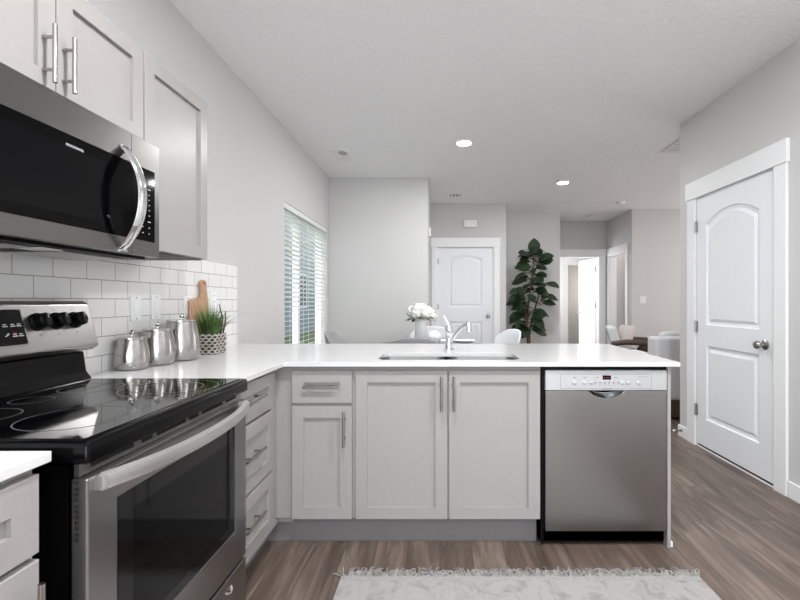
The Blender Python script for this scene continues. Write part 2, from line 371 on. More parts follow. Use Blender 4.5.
def arch_loop(u0, u1, v0, v1, rise, i, n=14):
    a, b, c, d = u0+i, u1-i, v0+i, v1-i
    pts = [(a, c), (b, c)]
    for k in range(n+1):
        t = k/n; u = b+(a-b)*t
        pts.append((u, d+rise*(1-(2*t-1)**2)))
    return pts
def panel_door(name, f, u0, u1, z0, z1, t, stile, panels, material='door', parent=None):
    """two-panel moulded door; panels = [(v0, v1, rise), ...] from bottom to top"""
    o = MB(f); pu0, pu1 = u0+stile, u1-stile
    holes = [arch_loop(pu0, pu1, a, b, r, 0) for a, b, r in panels]
    o.poly(rect(u0, u1, z0, z1), holes, -t+.001, 0)
    for a, b, r in panels:
        lv = [(0, 0), (.007, -.010), (.028, -.014), (.046, -.006), (.049, -.003), (.055, -.003)]
        lp = []
        for i, w in lv: lp.append([(x, y, w) for x, y in arch_loop(pu0, pu1, a, b, r, i)])
        o.loops(lp, False, True)
    d = o.build(name, material, parent, bevel=0)
    return d
def knob(parent, f, u, v, side=1, material='knobmetal'):
    o = MB(f); prof = [(.033, 0), (.033, .006), (.026, .012), (.012, .016), (.011, .034), (.020, .040), (.027, .050), (.028, .060), (.022, .068), (.008, .071)]
    n = 22
    o.loops([[(u+r*math.cos(2*PI*i/n), v+r*math.sin(2*PI*i/n), h) for i in range(n)] for r, h in prof])
    return o.build('door_knob', material, parent, smooth=True)
def hinge(parent, f, u, v):
    return MB(f).box(u-.018, u+.018, v-.045, v+.045, .0005, .004).tube([(u, v-.047, .009), (u, v+.047, .009)], .0075, 10).build('hinge', 'hinge', parent)

# pantry door on the right wall
FP = face_nx(XR-.004)
d1 = struct(panel_door('door_1', FP, PD0+.018, PD1-.018, .028, 2.02, .035, .125, [(.245, .835, 0), (1.0, 1.80, .09)]))
knob(d1, FP, PD0+.085, .905)
for z in (.30, .98, 1.80): hinge(d1, FP, PD1-.010, z)
struct(MB().box(XR+.001, XR+.08, PD0+.016, PD1-.016, .012, .027).build('door_gap_shade', 'gap'))  # dark strip standing in for the shaded gap under the door
struct(MB().box(XR-.004, XR+.08, PD0+.016, PD1-.016, .0006, .0118).build('trim_6', 'trim'))
# closet door facing the camera
FC = face_y(CY+.012)
d2 = struct(panel_door('door_2', FC, CDX0+.018, CDX1-.018, .012, 2.035, .035, .17, [(.24, .86, 0), (1.09, 1.86, .06)]))
knob(d2, FC, CDX1-.095, .95)
for z in (.3, 1.1, 1.82): hinge(d2, FC, CDX0+.010, z)
# open door of the bedroom, swung inwards about its right jamb
th = math.radians(83); hx, hy = 3.062, 8.862
FO = lambda u, v, w: (hx-u*math.cos(th)-w*math.sin(th), hy+u*math.sin(th)-w*math.cos(th), v)
d3 = struct(panel_door('door_3', FO, 0, .76, .012, 2.03, .035, .12, [(.24, .86, 0), (1.09, 1.86, .06)]))
knob(d3, FO, .69, .95)
for z in (.3, 1.1, 1.82): hinge(d3, FO, .012, z)
# door standing open inside the side room
FS = lambda u, v, w: (3.80+w, 7.90+u, v)
d4 = struct(panel_door('door_4', face_y(8.60), 3.655, 4.4, .012, 2.03, .035, .12, [(.24, .86, 0), (1.09, 1.86, .06)]))
knob(d4, face_y(8.60), 3.72, .95)

# ------------------------------------------------------------------ dining window, blind and the garden outside
w1 = sroot('window_1', (XL-.1, (WY0+WY1)/2, WZ0))
FW = face_px(XL)
fr = MB(FW)
fr.box(WY0, WY0+.045, WZ0, WZ1, -.14, -.07).box(WY1-.016, WY1, WZ0, WZ1, -.14, -.07).box(WY0, WY1, WZ0, WZ0+.045, -.14, -.07).box(WY0, WY1, WZ1-.045, WZ1, -.14, -.07)
ym = 4.69
fr.box(ym-.032, ym+.032, WZ0+.04, WZ1-.04, -.135, -.075)
fr.build('window_frame', 'trim', w1, bevel=.003)
MB(FW).box(WY0+.04, ym, WZ0+.04, WZ1-.04, -.112, -.108).build('pane', 'pane', w1)
MB(FW).box(ym, WY1-.04, WZ0+.04, WZ1-.04, -.112, -.108).build('pane', 'pane', w1)
MB(FW).box(WY0-.0, WY1+.0, WZ0-.0, WZ0+.018, -.10, .03).build('window_sill', 'trim', w1, bevel=.004)
bl = thing('window_blind', 'white horizontal slat blind hanging in the dining window on the left wall', 'blind', (XL-.03, (WY0+WY1)/2, WZ1), None)
MB(FW).box(WY0+.012, WY1-.012, WZ1-.055, WZ1-.004, -.062, -.002).build('headrail', 'blind', bl, bevel=.003)
z = WZ1-.085; tilt = math.radians(14)
while z > WZ0+.07:
    o = MB(FW)
    hw = .024; c, s_ = math.cos(tilt)*hw, math.sin(tilt)*hw
    for a in (0,):
        o.loops([[(WY0+.014, z-s_, -.032-c), (WY0+.014, z+s_*.0+.002, -.032), (WY0+.014, z+s_, -.032+c), (WY0+.014, z+s_+.0028, -.032+c), (WY0+.014, z+.005, -.032), (WY0+.014, z-s_+.0028, -.032-c)],
                 [(WY1-.014, z-s_, -.032-c), (WY1-.014, z+.002, -.032), (WY1-.014, z+s_, -.032+c), (WY1-.014, z+s_+.0028, -.032+c), (WY1-.014, z+.005, -.032), (WY1-.014, z-s_+.0028, -.032-c)]])
    o.build('slat', 'blind', bl); z -= .0455
MB(FW).box(WY0+.014, WY1-.014, WZ0+.024, WZ0+.046, -.058, -.006).build('bottom_rail', 'blind', bl, bevel=.003)
for y in (WY0+.17, (WY0+WY1)/2, WY1-.17):
    MB().tube([(XL-.006, y, WZ0+.03), (XL-.006, y, WZ1-.03)], .0022, 6).tube([(XL-.058, y, WZ0+.03), (XL-.058, y, WZ1-.03)], .0022, 6).build('ladder_cord', 'blind', bl)
# outside
tag(MB().box(-30, -1.75, -6, 40, -.25, -.13).build('lawn', 'lawn'), 'green lawn outside the dining window', 'lawn')['kind'] = 'structure'
nh = thing('neighbour_house', 'blue grey sided house seen outside through the window blind', 'house', (-7.5, 19, -.13))
MB().box(-10.5, -5.6, 11.0, 28.0, -.13, 5.6).build('siding_wall', 'siding', nh)
MB().loops([[(-11, 10.6, 5.6), (-5.1, 10.6, 5.6), (-8.0, 10.6, 7.4)], [(-11, 28.4, 5.6), (-5.1, 28.4, 5.6), (-8.0, 28.4, 7.4)]]).build('roof', 'tabletop', nh)
wf = MB(face_px(-5.6)).poly(rect(17.2, 18.8, .9, 2.3), [rect(17.28, 18.72, .98, 2.22)], 0, .05).build('window', 'trim', nh)
MB(face_px(-5.6)).box(17.28, 18.72, .98, 2.22, .004, .02).build('pane', 'ovenglass', wf)
MB(face_px(-5.6)).box(20.2, 20.32, -.1, 5.5, .002, .06).build('downspout', 'trim', nh)
# window of the kitchen behind the viewer and of the living room
def plain_window(name, f, u0, u1, v0, v1, n):
    r = sroot(name, Vector(f((u0+u1)/2, v0, -.08)))
    o = MB(f)
    o.box(u0, u0+.05, v0, v1, -.11, -.03).box(u1-.05, u1, v0, v1, -.11, -.03).box(u0, u1, v0, v0+.05, -.11, -.03).box(u0, u1, v1-.05, v1, -.11, -.03)
    for i in range(1, n): u = u0+(u1-u0)*i/n; o.box(u-.03, u+.03, v0, v1, -.105, -.035)
    o.build('window_frame', 'trim', r)
    for i in range(n): MB(f).box(u0+(u1-u0)*i/n+.04, u0+(u1-u0)*(i+1)/n-.04, v0+.04, v1-.04, -.072, -.068).build('pane', 'pane', r)
plain_window('window_2', lambda u, v, w: (u, -3.2+w, v), -1.0, 1.8, .55, 2.4, 3)
plain_window('window_3', face_nx(6.5), 4.6, 7.1, .6, 2.2, 3)

# ------------------------------------------------------------------ fitted kitchen
def shaker(name, f, u0, u1, v0, v1, parent, stile=.057, th=.02, rec=.012, material='cab'):
    o = MB(f)
    out = rect(u0, u1, v0, v1); a, b, c, d = u0+stile, u1-stile, v0+stile, v1-stile
    inn = rect(a, b, c, d)
    o.loops([[(x, y, 0.0005) for x, y in out], [(x, y, th-.0015) for x, y in out],
             [(x+(.0015 if x == u0 else -.0015), y+(.0015 if y == v0 else -.0015), th) for x, y in out],
             [(x, y, th) for x, y in inn], [(x, y, th-rec) for x, y in inn]])
    return o.build(name, material, parent)
def bar_handle(parent, f, p0, p1, base, r=.006, out=.034, material='nickel', inset=.22):
    """bar pull between p0 and p1 (u, v), standing off the face"""
    o = MB(f); w = base+out
    o.tube([(p0[0], p0[1], w), (p1[0], p1[1], w)], r, 12)
    for t in (inset, 1-inset):
        u, v = p0[0]+(p1[0]-p0[0])*t, p0[1]+(p1[1]-p0[1])*t
        o.tube([(u, v, base), (u, v, w)], r*.8, 10)
    return o.build('handle', material, parent, smooth=True)
CT0, CT1 = .876, .898       # counter underside and top
CFY = 2.19                  # carcass face of the peninsula
FPN = face_y(CFY); TH = .02
# corner drawer unit on the left run
CFX = -.795
FL = face_px(CFX)
c = thing('drawer_cabinet', 'grey corner base cabinet with three shaker drawers beside the range', 'cabinet', ((XL+CFX)/2, 1.95, 0))
MB().box(XL+.002, CFX, 1.678, 2.80, .105, CT0).box(CFX, -.7205, CFY, 2.21, .135, CT0).box(CFX-.02, -.7205, 2.21, 2.8, .105, CT0).build('carcass', 'cab', c)
MB().box(XL+.002, CFX-.065, 1.678, 2.235, 0, .105).box(CFX-.065, -.7205, 2.235, 2.8, 0, .135).build('toe_kick', 'kick_shade', c)
for a, b in ((.697, .860), (.410, .685), (.140, .398)):
    dr = shaker('drawer', FL, 1.690, 2.098, a, b, c)
    zc = (a+b)/2+.008
    bar_handle(dr, FL, (1.76, zc), (1.95, zc), TH-.012)
# narrow drawer-and-door unit of the peninsula
PX = lambda x: (x-440)/207.0
c = thing('base_cabinet', 'narrow grey base cabinet with one drawer over one door at the counter corner', 'cabinet', (-.56, 2.5, 0))
MB().box(-.72, PX(353.3), CFY, 2.80, .135, CT0).build('carcass', 'cab', c)
MB().box(-.72, PX(353.3), 2.235, 2.80, 0, .135).build('toe_kick', 'kick_shade', c)
dr = shaker('drawer', FPN, PX(292), PX(352), .697, .854, c); bar_handle(dr, FPN, (PX(304), .778), (PX(338), .778), TH-.012)
dr = shaker('door', FPN, PX(292), PX(352), .137, .683, c); bar_handle(dr, FPN, (PX(345), .495), (PX(345), .662), TH)
# sink cabinet
c = thing('sink_cabinet', 'wide grey double door base cabinet beneath the sink', 'cabinet', (.03, 2.5, 0))
X0, X1 = PX(353.3), PX(541)
MB().box(X0, X1, CFY, CFY+.02, .135, CT0).box(X0, X0+.02, CFY+.02, 2.8, .135, CT0).box(X1-.02, X1, CFY+.02, 2.8, .135, CT0).box(X0+.02, X1-.02, 2.78, 2.8, .135, CT0).box(X0+.02, X1-.02, CFY+.02, 2.78, .135, .155).build('carcass', 'cab', c)
MB().box(X0, PX(539), 2.235, 2.80, 0, .135).build('toe_kick', 'kick_shade', c)
dr = shaker('door', FPN, PX(355.5), PX(447.3), .137, .854, c); bar_handle(dr, FPN, (PX(441.3), .664), (PX(441.3), .83), TH)
dr = shaker('door', FPN, PX(449), PX(540), .137, .854, c); bar_handle(dr, FPN, (PX(453.6), .664), (PX(453.6), .83), TH)
# end panel and back of the peninsula
ep = thing('end_panel', 'slim grey panel closing the peninsula to the right of the dishwasher', 'panel', (1.107, 2.5, 0))
MB().box(1.096, 1.112, 2.168, 2.82, .0, CT0).build('panel_board', 'cab', ep)
MB().box(1.112, 1.126, 2.170, 2.83, .0, .028).build('shoe_moulding', 'trim', ep, bevel=.006)
MB().box(XL+.005, 1.096, 2.802, 2.82, .0, CT0).build('back_panel', 'cab', ep)

# worktop: one L-shaped slab with the sink cut out
SX0, SX1, SY0, SY1 = -.315, .405, 2.235, 2.53
outer = [(XL+.001, 1.676), (-.745, 1.676), (-.745, 2.143), (1.146, 2.143)]
yb = 3.08
for i in range(9):
    a = PI/2*i/8; outer.append((1.146-.07+.07*math.cos(a), yb-.07+.07*math.sin(a)))
outer += [(XL+.001, yb)]
sink_out = rrect(SX0, SX1, SY0, SY1, .055, 6)
tag(MB(face_up(0)).poly(outer, [sink_out], CT0+.001, CT1).build('countertop', 'quartz', bevel=.002), 'white quartz worktop running along the wall and out over the peninsula', 'countertop')
tag(MB().box(XL+.001, -.757, -.6, .878, CT0+.001, CT1).build('countertop', 'quartz', bevel=.002), 'short white worktop to the left of the range', 'countertop')
# sink
sk = thing('kitchen_sink', 'stainless double bowl sink set under the peninsula worktop', 'sink', ((SX0+SX1)/2, (SY0+SY1)/2, .66))
for a, b in ((SX0-.004, .03), (.05, SX1+.004)):
    o = MB(); lp = []
    for inset, z, r in ((0, CT0-.0005, .05), (.004, .80, .05), (.012, .70, .05), (.04, .668, .04)):
        lp.append([(x, y, z) for x, y in rrect(a+inset, b-inset, SY0-.004+inset, SY1+.004-inset, r, 6)])
    o.loops(lp, False, True)
    o.build('bowl', 'steel', sk, smooth=True)
MB().box(.0295, .0505, SY0+.02, SY1-.02, .80, CT0-.012).build('divider', 'steel', sk, bevel=.004)
for x in (-.14, .23): MB().lathe((x, 2.40, .6685), [(.042, 0), (.042, .003), (.030, .004), (.012, .001)], 20).build('drain', 'chrome', sk, smooth=True)
# faucet
fx, fy = .052, 2.66
fa = thing('kitchen_faucet', 'chrome single lever faucet standing behind the sink', 'faucet', (fx, fy, CT1))
MB().lathe((fx, fy, CT1+.0005), [(.030, 0), (.030, .008), (.024, .014), (.021, .03), (.021, .10), (.024, .12), (.022, .14), (.010, .147)], 20).build('faucet_body', 'chrome', fa, smooth=True)
pts = [(fx+.012, fy, CT1+.06), (fx+.035, fy-.012, CT1+.095), (fx+.07, fy-.035, CT1+.138), (fx+.10, fy-.055, CT1+.158), (fx+.118, fy-.067, CT1+.16)]
MB().tube(pts, [.014, .0135, .013, .0125, .012], 14).build('spout', 'chrome', fa, smooth=True)
MB().tube([(fx+.112, fy-.063, CT1+.166), (fx+.114, fy-.065, CT1+.118)], .0165, 14).build('spray_head', 'chrome', fa, smooth=True)
MB().tube([(fx, fy, CT1+.14), (fx-.012, fy, CT1+.175), (fx-.028, fy, CT1+.205)], [.009, .0075, .006], 10).build('lever', 'chrome', fa, smooth=True)
MB().tube([(fx-.019, fy, CT1+.062), (fx-.045, fy, CT1+.062)], [.011, .009], 12).build('side_spray_knob', 'chrome', fa, smooth=True)

# ---- dishwasher
dw = thing('dishwasher', 'stainless dishwasher with a silver control strip at the right end of the peninsula', 'dishwasher', (.79, 2.45, 0))
DX0, DX1 = PX(545), PX(666.2)
DF = face_y(2.17)
MB().box(PX(541.6), 1.094, CFY+.01, 2.78, .02, CT0-.002).box(PX(541.6), PX(544.2), CFY-.012, CFY+.01, .02, .862).box(DX0, 1.094, CFY-.010, CFY+.01, .857, CT0-.004).build('tub', 'blackmat', dw)
# door skin with the pull scoop cut out of its top edge
zt, zb = .758, .082
cxm = PX(606); hw = .088; dp = .036
out = [(DX0, zb), (DX1, zb), (DX1, zt), (cxm+hw, zt)]
arc = []
for i in range(13):
    t = -1+2*i/12; arc.append((cxm-hw*t, zt-dp*(1-t*t)**.8))
out += arc[1:-1]+[(cxm-hw, zt), (DX0, zt)]
MB(DF).poly(out, [], -.028, .004).build('door_skin', 'steel_h', dw, bevel=.002)
o = MB(DF); lp = []
for k in range(6):
    q = k/5; lp.append([(cxm+(u-cxm)*(1-.25*q), zt+.002-(zt-v)*(1-.55*q), .001-.024*math.sin(q*PI/2)) for u, v in arc])
o.loops(lp, False, False, False).build('pull_scoop', 'chrome', dw, smooth=True)
MB(DF).box(DX0, DX1, zt+.0015, .856, -.028, .004).build('control_strip', 'panel', dw, bevel=.003)
cs = [ch for ch in dw.children if ch.name.startswith('control_strip')][0]
o = MB(DF)
u0, u1, v0, v1 = PX(560), PX(651), .768, .836
for a, b, c_, d_ in ((u0, u1, v0, v0+.0015), (u0, u1, v1, v1+.0015), (u0, u0+.0015, v0, v1), (u1-.0015, u1, v0, v1)): o.box(a, b, c_, d_, .0042, .0046)
o.build('seam_line', 'greyprint', cs)
MB(DF).box(PX(602), PX(610.3), .812, .832, .0042, .0055).build('display', 'black', cs)
o = MB(DF)
for i in range(4): o.box(PX(603.4)+i*.0075, PX(603.4)+i*.0075+.0045, .820, .8225, .0056, .006)
o.build('display_digits', 'redled', cs)
for x, r in ((574.2, .0115), (584, .009), (591, .009), (622, .010), (628, .009), (638, .0115)):
    MB(DF).lathe((PX(x), .797, .0042), [(r, 0), (r, .003), (r*.8, .0042), (r*.3, .0042)], 18).build('button', 'panel', cs, smooth=True)
for x in (595, 599.5, 604, 608.5, 613, 617.5):
    MB(DF).box(PX(x)-.005, PX(x)+.005, .794, .800, .0042, .006).build('button', 'greyprint', cs, bevel=.001)
o = MB(DF)
for x in (574, 584.5, 597, 615): o.box(PX(x)-.008, PX(x)+.008, .820, .8235, .0042, .0045)
for k in range(4): o.box(PX(637)+k*.013, PX(637)+k*.013+.009, .824, .8265, .0042, .0045)
for x in (595, 599.5, 604, 608.5, 613): o.box(PX(x)-.006, PX(x)+.004, .784, .786, .0042, .0045)
o.build('marking', 'greyprint', cs)
text_mesh('lettering', 'BOSCH', .012, lambda a, b, w: DF(PX(606.5)+a, .7655+b, .0046), 'greyprint', cs)
MB().box(PX(541.6), 1.094, 2.20, 2.23, .012, .078).build('toe_panel', 'blackmat', dw, bevel=.003)

# ---- range
RY0, RY1 = .912, 1.668
RF = face_px(-.735)
rg = thing('kitchen_range', 'stainless electric range with black glass cooktop against the left wall', 'range', (-1.06, 1.29, 0))
MB().box(-1.37, -.755, RY0, RY1, .03, .855).build('side_body', 'black', rg)
MB().box(-1.33, -.80, RY0+.02, RY1-.02, 0, .03).build('base', 'blackmat', rg)
# cooktop with a rounded lip
o = MB(); lp = []
for ins, z in ((.006, .857), (0, .862), (0, .894), (.003, .901), (.010, .9045)):
    lp.append([(x, y, z) for x, y in rrect(-1.33, -.712-ins, RY0-.002+ins, RY1+.002-ins, .008, 4)])
o.loops(lp); ct = o.build('cooktop_rim', 'black', rg, smooth=True)
MB().box(-1.27, -.735, RY0+.018, RY1-.018, .9046, .9058).build('cooktop_glass', 'glass', ct)
cg = [c_ for c_ in ct.children][0]
def ring(cx_, cy_, r, wd=.0016):
    o = MB(); n = 64
    A = [o.V(cx_+(r-wd)*math.cos(2*PI*i/n), cy_+(r-wd)*math.sin(2*PI*i/n), .9061) for i in range(n)]
    B = [o.V(cx_+(r+wd)*math.cos(2*PI*i/n), cy_+(r+wd)*math.sin(2*PI*i/n), .9061) for i in range(n)]
    for i in range(n): j = (i+1) % n; o.face([A[i], A[j], B[j], B[i]])
    o.build('burner_ring', 'ringline', cg)
for x, y, r in ((-.885, 1.10, .118), (-.885, 1.475, .098), (-.885, 1.475, .142), (-1.14, 1.105, .085), (-1.14, 1.475, .088), (-1.17, 1.29, .05)): ring(x, y, r)
# backguard
o = MB(); prof = [(-1.372, 1.0), (-1.285, 1.012), (-1.262, 1.028), (-1.302, 1.180), (-1.318, 1.190), (-1.372, 1.190)]
o.loops([[(x, RY0, z) for x, z in prof], [(x, RY1, z) for x, z in prof]])
bg = o.build('backguard', 'steel_h', rg, bevel=.006, seg=3)
MB().loops([[(x, RY0+.012, z) for x, z in ((-1.37, .900), (-1.278, .9065), (-1.30, .935), (-1.31, 1.006), (-1.37, 1.006))], [(x, RY1-.012, z) for x, z in ((-1.37, .900), (-1.278, .9065), (-1.30, .935), (-1.31, 1.006), (-1.37, 1.006))]]).build('rear_ledge', 'black', rg, bevel=.004)
# slanted face frame: u along Y, v up the slope, w out
A = Vector((-1.262, 0, 1.028)); B = Vector((-1.302, 0, 1.180)); SL = (B-A).normalized(); NRM = Vector((SL.z, 0, -SL.x))
def FB(u, v, w):
    p = A+SL*v+NRM*w; return (p.x, u, p.z)
pn = MB(FB).poly(rrect(1.185, 1.385, .030, .140, .01, 4), [], .0005, .003).build('display_panel', 'glass', bg)
o = MB(FB)
for a, b, c_, d_ in ((1.183, 1.387, .0275, .030), (1.385, 1.3875, .028, .142), (1.183, 1.387, .140, .1425)): o.box(a, b, c_, d_, .0005, .0036)
o.build('display_border', 'chrome', bg)
o = MB(FB)
for x in (1.205, 1.235, 1.265, 1.295, 1.325, 1.350, 1.370):
    for z_ in (.056, .087):
        wv = .016 if x > 1.31 else .012
        if abs(x-1.325) < .001 and z_ < .06: continue
        o.box(x-wv/2, x+wv/2, z_, z_+.003, .0031, .0036); o.box(x-wv/2+.002, x+wv/2-.003, z_+.006, z_+.0085, .0031, .0036)
o.box(1.319, 1.3245, .058, .061, .0031, .0036).box(1.3245, 1.330, .061, .064, .0031, .0036).box(1.3275, 1.333, .0645, .067, .0031, .0036)
o.build('marking', 'dimprint', pn)
MB(FB).box(1.345, 1.350, .066, .068, .0031, .0037).box(1.352, 1.356, .066, .068, .0031, .0037).build('indicator', 'redled', pn)
for y in (1.06, 1.128, 1.437, 1.508, 1.583):
    kb = MB(FB); n = 24; vc = .098
    kb.loops([[(y+r*math.cos(2*PI*i/n), vc+r*math.sin(2*PI*i/n), h) for i in range(n)] for r, h in ((.029, .0005), (.029, .006), (.0245, .009), (.023, .032), (.020, .0345), (.006, .035))])
    kn = kb.build('control_knob', 'blackmat', bg, smooth=True)
    MB(FB).box(y-.0065, y+.0065, vc-.022, vc+.022, .033, .0405).build('knob_grip', 'blackmat', kn, bevel=.003)
    MB(FB).box(y-.001, y+.001, vc+.004, vc+.022, .0406, .0410).build('pointer', 'dimprint', kn)
    MB(FB).box(y-.004, y+.004, vc-.046, vc-.041, .0005, .001).build('marking', 'greyprint', bg)
    MB(FB).box(y-.003, y+.003, vc+.037, vc+.041, .0005, .001).build('marking', 'greyprint', bg)
# vent strip and oven door
MB(RF).box(RY0+.006, RY1-.006, .830, .857, -.012, -.001).build('vent_strip', 'steel_h', rg)
vs = [c_ for c_ in rg.children if c_.name.startswith('vent_strip')][0]
for a, b in ((.95, 1.08), (1.11, 1.15), (1.17, 1.30), (1.32, 1.37), (1.39, 1.52), (1.545, 1.62)):
    MB(RF).box(a, b, .8405, .849, -.001, .0008).build('vent_slot', 'gap', vs)
DZ0, DZ1 = .258, .828
GY0, GY1, GZ0, GZ1 = 1.003, 1.573, .385, .752
od = MB(RF).poly(rect(RY0+.004, RY1-.004, DZ0, DZ1), [rect(GY0, GY1, GZ0, GZ1)], -.018, .018).build('oven_door', 'steel_h', rg, bevel=.004)
gl = MB(RF).box(GY0, GY1, GZ0, GZ1, .004, .0165).build('door_glass', 'ovenglass', od)
o = MB(RF)
for a, b, c_, d_ in ((GY0, GY0+.05, GZ0, GZ1), (GY1-.05, GY1, GZ0, GZ1), (GY0+.05, GY1-.05, GZ0, GZ0+.03), (GY0+.05, GY1-.05, GZ1-.045, GZ1)): o.box(a, b, c_, d_, .0166, .0172)
o.build('glass_border', 'glass', od)
o = MB(RF); ML = []
for i in range(25):
    t = -1+2*i/24; ML.append((1.288+.348*t, .812-.006*(1-t*t), .018+.014+.046*(1-abs(t)**2.4)))
lp = []
for u, v, w in ML: lp.append([(u, v+a, w+b) for a, b in ((.020, -.005), (.014, .008), (0, .011), (-.014, .008), (-.020, -.005), (-.013, -.011), (.013, -.011))])
o.loops(lp); o.box(.934, .962, .797, .826, .016, .034).box(1.614, 1.642, .797, .826, .016, .034)
o.build('handle', 'pullsteel', od, smooth=50)
o = MB()
for k in range(11): o.box(-.743, -.736, RY0+.0025, RY0+.0042, .70+k*.0115, .7065+k*.0115)
o.build('side_vent', 'gap', od)
rd = MB(RF).box(RY0+.004, RY1-.004, .06, .248, -.018, .018).build('storage_drawer', 'steel_h', rg, bevel=.004)
o = MB(RF)
o.tube([(1.505, .212, .018), (1.512, .204, .023), (1.525, .201, .025), (1.538, .204, .023), (1.545, .212, .018)], .0045, 8).build('drawer_pull', 'chrome', rd, smooth=True)

# ---- base cabinet at the near left
NFX = -.787
FN = face_px(NFX)
c = thing('base_cabinet', 'grey base cabinet with drawer and door left of the range, cut by the frame', 'cabinet', (-1.1, .4, 0))
MB().box(XL+.002, NFX, -.6, .868, .105, CT0).build('carcass', 'cab', c)
MB().box(XL+.002, NFX-.06, -.6, .868, 0, .105).build('toe_kick', 'kick_shade', c)
dr = shaker('drawer', FN, .45, .862, .709, .859, c); bar_handle(dr, FN, (.57, .778), (.74, .778), TH-.012)
dr = shaker('door', FN, .45, .862, .137, .696, c); bar_handle(dr, FN, (.828, .50), (.828, .67), TH)
dr = shaker('drawer', FN, -.0, .445, .709, .859, c); bar_handle(dr, FN, (.13, .778), (.30, .778), TH-.012)
dr = shaker('door', FN, -.0, .445, .137, .696, c); bar_handle(dr, FN, (.04, .50), (.04, .67), TH)

# ---- upper cabinets
UF = -1.12; FU = face_px(UF); UT = 2.125
c = thing('wall_cabinet', 'pale grey double door wall cabinet above the microwave', 'cabinet', (-1.26, 1.29, 1.78))
MB().box(XL+.002, UF,   .905, 1.672, 1.775, UT).build('carcass', 'cab', c)
dr = shaker('door', FU, .908, 1.288, 1.776, UT-.002, c); bar_handle(dr, FU, (1.246, 1.795), (1.246, 1.957), TH)
dr = shaker('door', FU, 1.292, 1.670, 1.776, UT-.002, c); bar_handle(dr, FU, (1.313, 1.795), (1.313, 1.957), TH)
MB().box(XL+.012, UF-.012, .92, 1.66, 1.7715, 1.7748).build('underside', 'cabunder_shade', c)
c = thing('wall_cabinet', 'tall pale grey single door wall cabinet right of the microwave', 'cabinet', (-1.26, 1.9, 1.385))
MB().box(XL+.002, UF, 1.674, 2.130, 1.385, UT).build('carcass', 'cab', c)
dr = shaker('door', FU, 1.678, 2.128, 1.387, UT-.002, c)

MB().box(XL+.012, UF-.004, 1.684, 2.12, 1.381, 1.3849).build('underside', 'cabunder_shade', c)

# ---- microwave
MF = face_px(-1.05); MW0, MW1 = .912, 1.666
mw = thing('microwave', 'stainless over the range microwave with black glass door and arched handle', 'microwave', (-1.2, 1.29, 1.35))
MB().box(XL+.004, -1.075, MW0, MW1, 1.352, 1.757).build('housing', 'blackmat', mw)
GZa, GZb = 1.402, 1.657; SEAM = 1.517
md = MB(MF).poly(rect(MW0, SEAM-.001, 1.350, 1.756), [rect(MW0+.03, SEAM-.0015, GZa, GZb)], -.024, .010).build('door', 'mwsteel', mw, bevel=.003)
MB(MF).box(MW0+.03, SEAM-.0005, GZa, GZb, -.002, .0105).build('door_glass', 'mwfront', md)
MB(MF).box(MW0+.09, 1.395, GZa+.03, GZb-.035, .0106, .0111).build('window_screen', 'mwglass', md)
text_mesh('lettering', 'FRIGIDAIRE', .0105, lambda a, b, w: MF(1.281+a*1.0, 1.626+b, .0113), 'print', md)
o = MB(MF); lp = []
for i in range(25):
    t = -1+2*i/24; u = 1.478+.004*t; v = 1.527+.168*t; w = .012+.062*(1-abs(t)**2.2)
    hw_ = .019
    lp.append([(u+a, v, w+b) for a, b in ((-hw_, -.002), (-hw_*.7, .006), (0, .009), (hw_*.7, .006), (hw_, -.002), (0, -.004))])
o.loops(lp); o.box(1.460, 1.490, 1.352, 1.366, .0095, .016).box(1.468, 1.498, 1.688, 1.702, .0095, .016)
o.build('handle', 'chrome', md, smooth=60)
cp = MB(MF).poly(rect(SEAM+.001, MW1, 1.350, 1.756), [rect(SEAM+.0015, MW1-.026, GZa, GZb)], -.024, .010).build('control_panel', 'mwsteel', mw, bevel=.003)
MB(MF).box(SEAM+.0005, MW1-.026, GZa, GZb, -.002, .0105).build('panel_glass', 'mwfront', cp)
o = MB(MF)
for r_, z_ in enumerate((1.638, 1.605, 1.585, 1.566, 1.548, 1.529, 1.511, 1.492, 1.470, 1.449, 1.428)):
    for k_, y in enumerate((1.574, 1.608)):
        wv = (.016 if r_ in (1, 2, 8) else .006)
        if r_ == 0 or (k_ == 0 and r_ in (1, 8)): continue
        o.box(y-wv/2, y+wv/2, z_, z_+.0028, .0106, .0110)
o.build('marking', 'dimprint', cp)
MB().box(XL+.03, -1.09, MW0+.004, MW1-.004, 1.342, 1.352).build('underside_tray', 'blackmat', mw)
for a, b in ((.96, 1.24), (1.34, 1.62)):
    o = MB(); o.box(-1.33, -1.13, a, b, 1.336, 1.340); o.build('grease_filter', 'steel', mw)
MB().box(-1.19, -1.11, 1.255, 1.325, 1.337, 1.340).build('task_lamp', 'white', mw)

# ---- backsplash
struct(MB(face_px(XL)).box(-.6, 3.075, CT1+.0005, 1.437, .0005, .009).build('backsplash', 'tile'))

